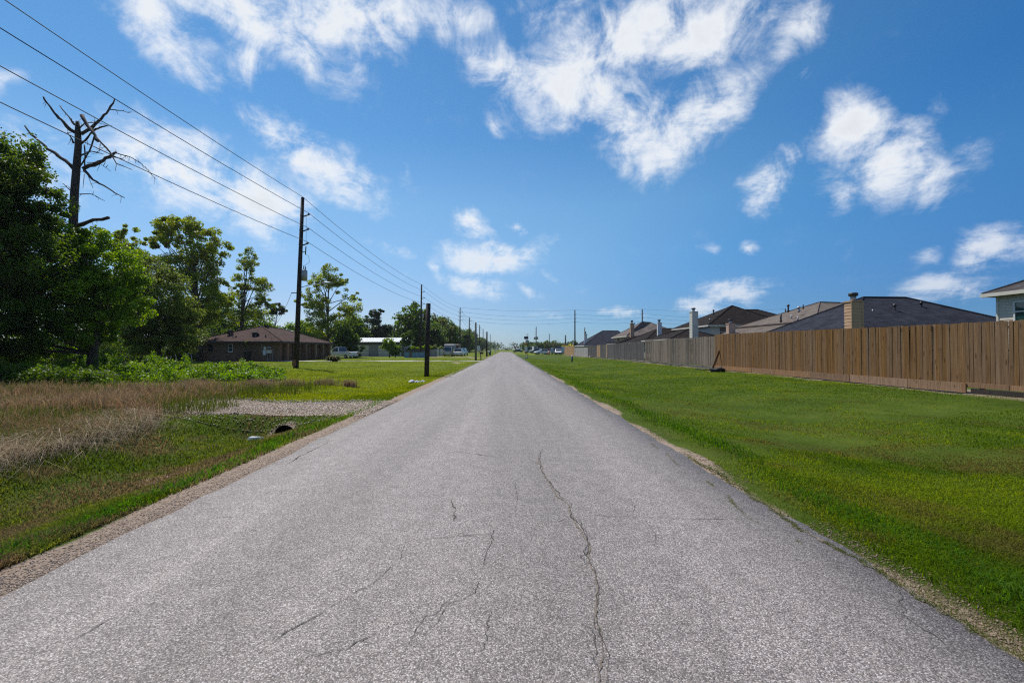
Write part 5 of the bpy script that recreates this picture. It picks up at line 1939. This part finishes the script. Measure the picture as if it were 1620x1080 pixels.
wheelie_bin((PX(394.5, 55.8), 55.8, float(gz(-31, 55.8))), 'blackplastic', 'black bin standing against the brick bungalow wall', 3.1, 1.25)
px_tree('sapling', 'small pale leafed sapling sprouting above the black bin', 394, 56.3, [(391, 545, 5, 3.5), (395, 541, 4, 3), (393, 549, 3, 3)], 14, 22, .2, (.14, .20, .06), .03, cat='sapling', limbs=6)

# palm like shrub on the lawn
def spiky(name, label, x, y, n, L, col, cat='shrub', up=.6):
    r = empty(name, (x, y, float(gz(x, y))), 0, label, cat)
    a = rng.uniform(0, 6.28, n)
    e = rng.uniform(.1, 1.3, n) * up + .1
    Ls = L * rng.uniform(.6, 1.1, n)
    V, F, C = [], [], []
    for i in range(n):
        d = Vector((math.cos(a[i]) * math.cos(e[i]), math.sin(a[i]) * math.cos(e[i]), math.sin(e[i])))
        s = Vector((-math.sin(a[i]), math.cos(a[i]), 0)) * L * .10
        p0 = Vector((math.cos(a[i]), math.sin(a[i]), 0)) * L * .3 * random.random() + Vector((0, 0, L * .35 * random.random()))
        p1, p2 = p0 + d * Ls[i] * .6, p0 + d * Ls[i] + Vector((0, 0, -.3 * Ls[i]))
        b = len(V)
        V += [p0, p1 - s, p2, p1 + s]
        F.append((b, b + 1, b + 2, b + 3))
        C += [np.array(col if random.random() < .7 else (.16, .10, .045)) * random.uniform(.7, 1.3)] * 4
    V = np.array([tuple(v) for v in V])
    V[:, 2] = np.maximum(V[:, 2], .02)
    np_mesh('fronds', V, np.array(F), MT['leaf'], np.array(C), r)
    MB().tube([(0, 0, -.1), (0, 0, L * .4)], [.16, .1], 8).build('stem', MT['bark'], r, True)
    return r


spiky('fan_palm_shrub', 'low spiky palm shrub on the lawn before the bungalow porch', PX(531.5, 56.0), 55.4, 420, .95, (.055, .095, .015))
spiky('yellow_shrub', 'yellow flowering shrub behind the tan fence end', PX(899, 150), 150, 500, 3.4, (.42, .42, .06), up=.8)

# metal garage
g = empty('metal_garage', (-31.5, 95, 0), 0, 'white metal roofed garage with two roller doors', 'garage')
MB().span((0, 0, -.1), (10.2, 8, 2.95)).build('wall', MT['greysheet'], g)
m = MB()
m.hull([[(-.3, -.4, 3.0), (-.3, 4, 3.95), (-.3, 8.4, 3.0), (-.3, 8.4, 2.9), (-.3, 4, 3.85), (-.3, -.4, 2.9)], [(10.5, -.4, 3.0), (10.5, 4, 3.95), (10.5, 8.4, 3.0), (10.5, 8.4, 2.9), (10.5, 4, 3.85), (10.5, -.4, 2.9)]])
m.build('roof', MT['whitemetal'], g)
for k in range(18):
    x = -.2 + k * .61
    MB().tube([(x, -.38, 3.03), (x, 4, 3.98)], .03, 4).build('roof_rib', MT['whitemetal'], g)
for x in (.6, 4.9, 7.4):
    w = 2.3
    d = MB().span((x, -.05, 0), (x + w, .02, 2.25)).build('roller_door', MT['cream'], g)
    for z in (.55, 1.1, 1.65):
        MB().span((x, -.07, z), (x + w, -.055, z + .03)).build('door_seam', MT['greysheet'], d)
MB().span((-.05, -.1, 2.42), (10.25, -.012, 2.86)).build('header_beam', MT['fence_old'], g)
MB().span((9.9, -.1, -.1), (10.22, -.012, 2.4)).build('corner_post', MT['fence_old'], g)

# low sheet fences behind the lawn
f = empty('panel_fence', (PX(640, 80), 80, 0), 0, 'low faded blue panel fence at the foot of the far pole', 'fence')
x = 0
for k, (w, mt) in enumerate(((.9, 'bluepanel'), (.45, 'rustmetal'), (1.15, 'bluepanel'), (1.1, 'bluepanel'))):
    MB().span((x, 0, -.05), (x + w - .03, .05, .95 - .06 * (k == 1))).build('panel', MT[mt], f)
    x += w
f = empty('panel_fence', (PX(641, 92), 92, 0), 0, 'dark grey corrugated panel fence behind the blue panels', 'fence')
for k in range(9):
    MB().span((k * .72, .02 * (k % 2), -.05), (k * .72 + .7, .06 + .02 * (k % 2), 1.45 + random.uniform(-.06, .06))).build('panel', MT['greysheet' if k > 6 else 'fence_old'], f)
for k, x in enumerate((PX(691, 100), PX(695.5, 100))):
    MB().span((x - f.location.x, 8, -.05), (x - f.location.x + .75, 8.1, 1.5)).build('white_panel', MT['whitemetal'], f)
px_tree('hedge_shrub', 'pale flowering shrub between the white panels and the old van', 692, 103, [(690, 551, 10, 6), (700, 552, 7, 5), (680, 550, 9, 5)], 60, 60, .3, (.14, .19, .07), .08, cat='shrub', limbs=5)
px_tree('hedge_shrub', 'low green hedge shrub above the dark grey panels', 668, 97, [(660, 551, 14, 4), (675, 550, 10, 5), (652, 551, 8, 4)], 60, 60, .3, BRT, .08, cat='shrub', limbs=5)
px_tree('hedge_shrub', 'green shrub between the old van and the white rear facing car', 720, 104, [(718, 558, 5, 4), (722, 556, 4, 4)], 50, 30, .25, BRT, .06, cat='shrub', limbs=4)


# ------------------------------------------------------------------ vehicles
def vehicle(name, label, cat, loc, rz, L, W, H, belt, cab, paint, kind='car', group=None):
    """forward is +y; cab = (rear bottom, rear top, front top, front bottom) along y"""
    v = empty(name, loc, rz, label, cat, group)
    g0 = .28

    def ring(y, w, zt, zb=g0):
        return [(-w * .94, y, zb), (-w, y, (zb + zt) * .5), (-w * .95, y, zt), (w * .95, y, zt), (w, y, (zb + zt) * .5), (w * .94, y, zb)]
    hw = W / 2
    hood = belt if kind != 'van' else belt
    body = MB().hull([ring(-L / 2, hw * .9, belt * .92, .4), ring(-L / 2 + .12, hw, belt), ring(0, hw, belt), ring(cab[3], hw, hood), ring(L / 2 - .25, hw * .96, hood * (.86 if kind != 'van' else .95)), ring(L / 2, hw * .86, hood * .7, .4)])
    body.build('body', MT[paint], v, bevel=.02)
    a, b, c, d = cab
    t = hw * .80
    ca = MB().hull([[(-hw * .93, a, belt - .01), (hw * .93, a, belt - .01), (hw * .93, d, belt - .01), (-hw * .93, d, belt - .01)],
                    [(-t, b, H), (t, b, H), (t, c, H), (-t, c, H)]]).build('cabin', MT[paint], v, bevel=.03)

    def quad(name_, p, par):
        MB().face(p).build(name_, MT['glass'], par, fix=False)
    z0, z1 = belt + .04, H - .07
    f0, f1 = .06, .86
    lx = lambda f: hw * .93 + (t - hw * .93) * f
    ly0, ly1 = lambda f: a + (b - a) * f, lambda f: d + (c - d) * f
    e = .012
    quad('rear_window', [(-lx(f0) * .9, ly0(f0) - e, z0), (lx(f0) * .9, ly0(f0) - e, z0), (lx(f1) * .88, ly0(f1) - e, z1), (-lx(f1) * .88, ly0(f1) - e, z1)], ca)
    quad('windscreen', [(lx(f0) * .92, ly1(f0) + e, z0), (-lx(f0) * .92, ly1(f0) + e, z0), (-lx(f1) * .9, ly1(f1) + e, z1), (lx(f1) * .9, ly1(f1) + e, z1)], ca)
    for s in (-1, 1):
        m0 = (a + d) / 2
        for y0, y1, y2, y3 in ((ly0(f0) + .15, m0 - .05, m0 - .05, ly0(f1) + .12), (m0 + .05, ly1(f0) - .15, ly1(f1) - .12, m0 + .05)):
            if kind == 'van' and y0 < m0 - .2:
                continue
            quad('side_window', [(s * (lx(f0) + e), y0, z0), (s * (lx(f0) + e), y1, z0), (s * (lx(f1) + e), y2, z1), (s * (lx(f1) + e), y3, z1)], ca)
        for y in (-L / 2 + .78, L / 2 - .82):
            w = MB().tube([(s * (hw - .2), y, .33), (s * (hw + .01), y, .33)], .33, 16).build('tyre', MT['rubber'], v, False)
            MB().tube([(s * (hw + .0), y, .33), (s * (hw + .022), y, .33)], .2, 12).build('rim', MT['metal'], w)
        MB().box((s * hw * .80, -L / 2 - .005 + .03, belt * .78), (.18, .1, .26)).build('tail_light', MT['red'], v)
        MB().box((s * hw * .70, L / 2 - .05, belt * .62), (.3, .12, .14)).build('headlight', MT['white'], v)
        MB().box((s * (hw + .06), d - .35, belt + .08), (.14, .08, .12)).build('mirror', MT['blackplastic'], v)
    MB().box((0, -L / 2 + .01, .45), (W * .92, .16, .2)).build('rear_bumper', MT['metal' if kind == 'pickup' else paint], v, bevel=.02)
    MB().box((0, L / 2 - .03, .42), (W * .86, .16, .2)).build('front_bumper', MT['blackplastic'], v, bevel=.02)
    MB().box((0, -L / 2 - .045, belt * .62), (.34, .02, .16)).build('number_plate', MT['white'], v)
    if kind == 'pickup':
        MB().box((0, -L / 2 + .9, belt + .012), (W * .82, 1.5, .012)).build('bed_cover', MT['blackplastic'], v)
    return v


def gv(px, Y):
    x = PX(px, Y)
    return (x, Y, float(gz(x, Y)) + .03)


vehicle('pickup_truck', 'white pickup truck parked behind the palm shrub with its tailgate showing', 'truck', gv(542, 75.5), 1.05, 5.6, 1.95, 1.85, 1.1, (-.3, -.1, .75, 1.45), 'carwhite', 'pickup')
vehicle('old_van', 'old silver brown van parked with its rear to the lawn', 'van', gv(709.5, 99), .06, 4.8, 1.85, 1.95, 1.05, (-2.25, -2.1, .7, 1.5), 'carsilver', 'van')
vehicle('parked_car', 'white estate car with red tail lamps at the foot of the pole', 'car', gv(727, 99), -.08, 4.6, 1.85, 1.62, .98, (-2.15, -1.85, .3, 1.1), 'carwhite')
vehicle('parked_car', 'pale blue car half hidden behind the white estate car', 'car', gv(732, 106), -.1, 4.6, 1.85, 1.75, 1.05, (-2.0, -1.8, .4, 1.2), 'carblue')
for px, Y, w_, hh, mt, lb in ((711, 108, 2.4, 2.7, 'greysheet', 'grey box camper trailer standing behind the old van'), (719.5, 112, 2.1, 2.75, 'rustmetal', 'brownish camper trailer next to the grey trailer'),
                              (635, 98, 2.6, 2.9, 'carwhite', 'white rounded camper behind the metal garage corner')):
    q = gv(px, Y)
    t = empty('camper_trailer', q, 0, lb, 'trailer')
    MB().hull([[(-w_ / 2, y, .55), (w_ / 2, y, .55), (w_ / 2, y, hh * z), (w_ * .42, y, hh * z + .12), (-w_ * .42, y, hh * z + .12), (-w_ / 2, y, hh * z)] for y, z in ((-.1, .86), (.3, .95), (4.2, .95), (4.6, .8))]).build('body', MT[mt], t, bevel=.02)
    MB().box((0, -.12, hh * .62), (w_ * .6, .03, .5)).build('window', MT['glass'], t)
    MB().box((w_ / 2 + .01, 1.6, hh * .62), (.03, 1.0, .5)).build('window', MT['glass'], t)
    for s in (-1, 1):
        MB().tube([(s * (w_ / 2 - .25), 2.6, .33), (s * (w_ / 2 - .02), 2.6, .33)], .33, 14).build('tyre', MT['rubber'], t)
    MB().box((0, 2.2, .48), (w_ * .7, 4.4, .12)).build('chassis', MT['darkmetal'], t)
    MB().box((-w_ * .3, -.14, 1.0), (.18, .03, .25)).build('tail_light', MT['red'], t)
    MB().box((w_ * .3, -.14, 1.0), (.18, .03, .25)).build('tail_light', MT['red'], t)
SED = (-1.55, -1.0, .45, 1.15)
for px, Y, rz, L, W, H, paint, kind, lb in (
        (858, 127, 1.9, 4.6, 1.8, 1.45, 'carwhite', 'car', 'white saloon car parked beside the orange barrel'), (866, 133, .4, 4.5, 1.8, 1.5, 'carbrown', 'car', 'brown car parked behind the orange barrel'),
        (874, 131, -1.2, 5.5, 1.95, 1.85, 'carsilver', 'pickup', 'silver pickup parked among the cars by the tan fence'), (883.5, 123, 3.0, 4.4, 1.8, 1.5, 'carwhite', 'car', 'white car facing the road at the end of the tan fence'),
        (887, 140, 1.45, 5.4, 2.0, 2.2, 'carblue', 'van', 'pale blue van behind the white car by the tan fence'), (848, 158, 1.6, 4.6, 1.8, 1.6, 'cardark', 'car', 'dark car parked under the twin transformer pole'),
        (839.5, 196, 1.2, 5.0, 2.0, 2.4, 'teal', 'van', 'teal van parked far behind the flashing sign'), (844.5, 188, .3, 5.4, 2.1, 2.6, 'carwhite', 'van', 'tall white van beside the teal van'),
        (853, 172, 1.5, 4.8, 1.9, 2.0, 'carsilver', 'car', 'silver car between the dark car and the tall white van'), (819.5, 218, 1.4, 4.6, 1.8, 1.5, 'cardark', 'car', 'small dark car at the far road junction')):
    cab = SED if kind == 'car' else ((-2.4, -2.3, .9, 1.7) if kind == 'van' else (-.3, -.1, .75, 1.45))
    vehicle('parked_van' if kind == 'van' else 'pickup_truck' if kind == 'pickup' else 'parked_car', lb, 'van' if kind == 'van' else 'truck' if kind == 'pickup' else 'car', gv(px, Y), rz, L, W, H, .95 if kind == 'car' else 1.08, cab, paint, kind)

# ------------------------------------------------------------------ signs, mailboxes, small things
s = empty('flashing_sign', (PX(832, 77), 77, float(gz(PX(832, 77), 77))), 0, 'solar powered flashing beacon sign post beside the road', 'sign')
MB().tube([(0, 0, -.2), (0, 0, 4.15)], .055, 10).build('post', MT['metal'], s, True)
MB().tube([(.33, .1, -.2), (.33, .1, 4.2)], .045, 10).build('post', MT['greypole'], s, True)
MB().box((0.05, -.12, 3.45), (.72, .05, .46), Matrix.Rotation(-.35, 3, 'X')).build('solar_panel', MT['solar'], s)
MB().box((.2, -.02, 2.85), (.36, .22, .5)).build('battery_box', MT['metal'], s)
for z in (2.42, .95):
    b = MB().box((0, -.1, z), (.34, .1, .34)).build('beacon_housing', MT['blackplastic'], s)
    MB().tube([(0, -.14, z), (0, -.20, z), (0, -.22, z)], [.15, .14, .08], 14).build('beacon_lens', MT['orange'], b, True)
MB().box((0, -.09, 2.08), (.44, .02, .22)).build('plate', MT['yellow'], s)
MB().box((0, -.09, 1.52), (.46, .02, .80)).build('plate', MT['white'], s)
MB().hull([[(math.cos(a) * .34, math.sin(a) * .34, z) for a in np.linspace(0, 6.28, 9)[:-1]] for z in (-.05, .16)]).build('footing', MT['concrete'], s)
s = empty('leaning_sign', (PX(762, 76), 76, float(gz(PX(762, 76), 76))), 0, 'pale sign plate leaning sideways on its thin post by the mailbox', 'sign')
MB().tube([(0, 0, -.1), (-.62, 0, 2.0)], .035, 8).build('post', MT['metal'], s)
MB().box((-.5, -.05, 1.72), (.52, .015, .82), Matrix.Rotation(-.29, 3, 'Y')).build('plate', MT['whitemetal'], s)
MB().box((-.5, -.062, 1.72), (.05, .012, .78), Matrix.Rotation(-.29, 3, 'Y')).build('back_rail', MT['greysheet'], s)


def mailbox(loc, mat, label, rz):
    r = empty('mailbox', loc, rz, label, 'mailbox')
    MB().box((0, 0, .45), (.1, .1, 1.1)).build('post', MT['blackplastic' if mat == 'blackplastic' else 'fence_mid'], r)
    MB().box((.12, 0, .86), (.42, .09, .06)).build('bracket', MT['blackplastic' if mat == 'blackplastic' else 'fence_mid'], r)
    ring = [(-.1, 0), (.1, 0), (.1, .12), (.07, .2), (0, .235), (-.07, .2), (-.1, .12)]
    b = MB().hull([[(x, y, .9 + z) for y, z in ring] for x in (-.16, .36)]).build('box', MT[mat], r)
    MB().hull([[(x, y * .96, .9 + z * .96 + .004) for y, z in ring] for x in (.36, .385)]).build('flap', MT[mat], b)
    MB().box((.1, -.115, 1.06), (.05, .012, .2)).build('flag', MT['red'], b)


mailbox((-3.62, 64.5, float(gz(-3.62, 64.5))), 'blackplastic', 'black mailbox on a black post beside the grey pole', 0)
mailbox((-3.75, 93.5, float(gz(-3.75, 93.5))), 'whitemetal', 'pale mailbox beside the short brown pole', 0)
mailbox((-3.7, 150, float(gz(-3.7, 150))), 'white', 'white mailbox far along the road by the tree row', 0)
wheelie_bin((-3.95, 110, float(gz(-3.95, 110))), 'greenbin', 'green wheelie bin standing at the roadside past the mailboxes', 0, 1.15)
m = empty('marker_post', (8.25, 57, float(gz(8.25, 57))), 0, 'dark blue marker post with white cap on the verge', 'post')
MB().tube([(0, 0, -.1), (0, 0, .62)], .095, 12).build('post', MT['navy'], m, True)
MB().tube([(0, 0, .62), (0, 0, .74), (0, 0, .82)], [.12, .12, .06], 12).build('cap', MT['white'], m, True)
b = empty('traffic_barrel', (PX(868.5, 121), 121, -.02), 0, 'orange traffic barrel in front of the parked cars', 'barrel')
MB().tube([(0, 0, 0), (0, 0, .3), (0, 0, .95), (0, 0, 1.0)], [.33, .3, .24, .18], 14).build('drum', MT['orange'], b, True)
MB().tube([(0, 0, .55), (0, 0, .7)], .29, 14).build('stripe', MT['white'], b, True)
s = empty('stop_sign', (PX(815, 230), 231, 0), 0, 'red eight sided sign at the far road junction', 'sign')
MB().tube([(0, 0, -.1), (0, 0, 2.3)], .05, 8).build('post', MT['metal'], s)
MB().hull([[(math.cos(a) * .42, y, 2.0 + math.sin(a) * .42) for a in np.linspace(.3927, .3927 + 6.2832, 9)[:-1]] for y in (-.07, -.05)]).build('plate', MT['red'], s)

# litter and culvert
li = empty('litter_heap', (PX(661, 21.8), 21.8, float(gz(PX(661, 21.8), 21.8))), 0, 'white crumpled litter heap on the lawn near the stub pole', 'litter')
for k in range(7):
    s_ = random.uniform(.05, .13)
    o = MB().hull([[(math.cos(a) * s_ * q * random.uniform(.7, 1.3), math.sin(a) * s_ * q * random.uniform(.7, 1.3), z * s_) for a in np.linspace(0, 5.5, 7)] for q, z in ((.6, 0), (1.2, .4), (.9, .9), (.3, 1.2))]).build('crumpled_bag', MT['litter'], li)
    o.location = (random.uniform(-.35, .3), random.uniform(-.2, .2), .0)
cu = empty('culvert_pipe', (-4.85, 10.05, -.60), 0, 'rusty culvert pipe mouth under the gravel drive', 'culvert')
rings = []
for yy, r_ in ((0, .24), (0, .21), (1.2, .21), (1.2, .24)):
    rings.append([(math.cos(a) * r_, yy, .20 + math.sin(a) * r_) for a in np.linspace(0, 6.2832, 21)[:-1]])
MB().hull(rings[:2] + [rings[2]]).build('pipe', MT['rustmetal'], cu, True, fix=False)
MB().face([(math.cos(a) * .205, .30, .20 + math.sin(a) * .205) for a in np.linspace(0, 6.2832, 21)[:-1]]).build('pipe_shade_disc', MT['blackplastic'], cu)  # black disc stands in for the shade inside the pipe
o = MB().hull([[(-.16, -.05, 0), (.15, -.08, .0), (.17, .09, .01), (-.14, .1, 0)], [(-.12, -.03, .05), (.12, -.06, .07), (.13, .06, .05), (-.1, .07, .06)]]).build('litter_scrap', MT['litter'])
o.location = (-5.25, 9.6, float(gz(-5.25, 9.6)) + .01)
tag(o, 'pale litter scrap in the ditch below the culvert mouth', 'litter')

# ------------------------------------------------------------------ summer haze
hz = MB().span((-900, -60, -1.2), (900, 900, 22)).build('haze', M('unused_haze_base', (.5, .5, .5)))
hm = bpy.data.materials.new('summer_haze')
hm.use_nodes = True
hm.node_tree.nodes.remove(hm.node_tree.nodes['Principled BSDF'])
pv = hm.node_tree.nodes.new('ShaderNodeVolumePrincipled')
pv.inputs['Color'].default_value = (.80, .88, 1.0, 1)
pv.inputs['Density'].default_value = .00013
pv.inputs['Anisotropy'].default_value = .3
hm.node_tree.links.new(pv.outputs[0], hm.node_tree.nodes['Material Output'].inputs['Volume'])
hz.data.materials[0] = hm
tag(hz, 'thin pale summer haze over the whole place', 'haze', kind='stuff')
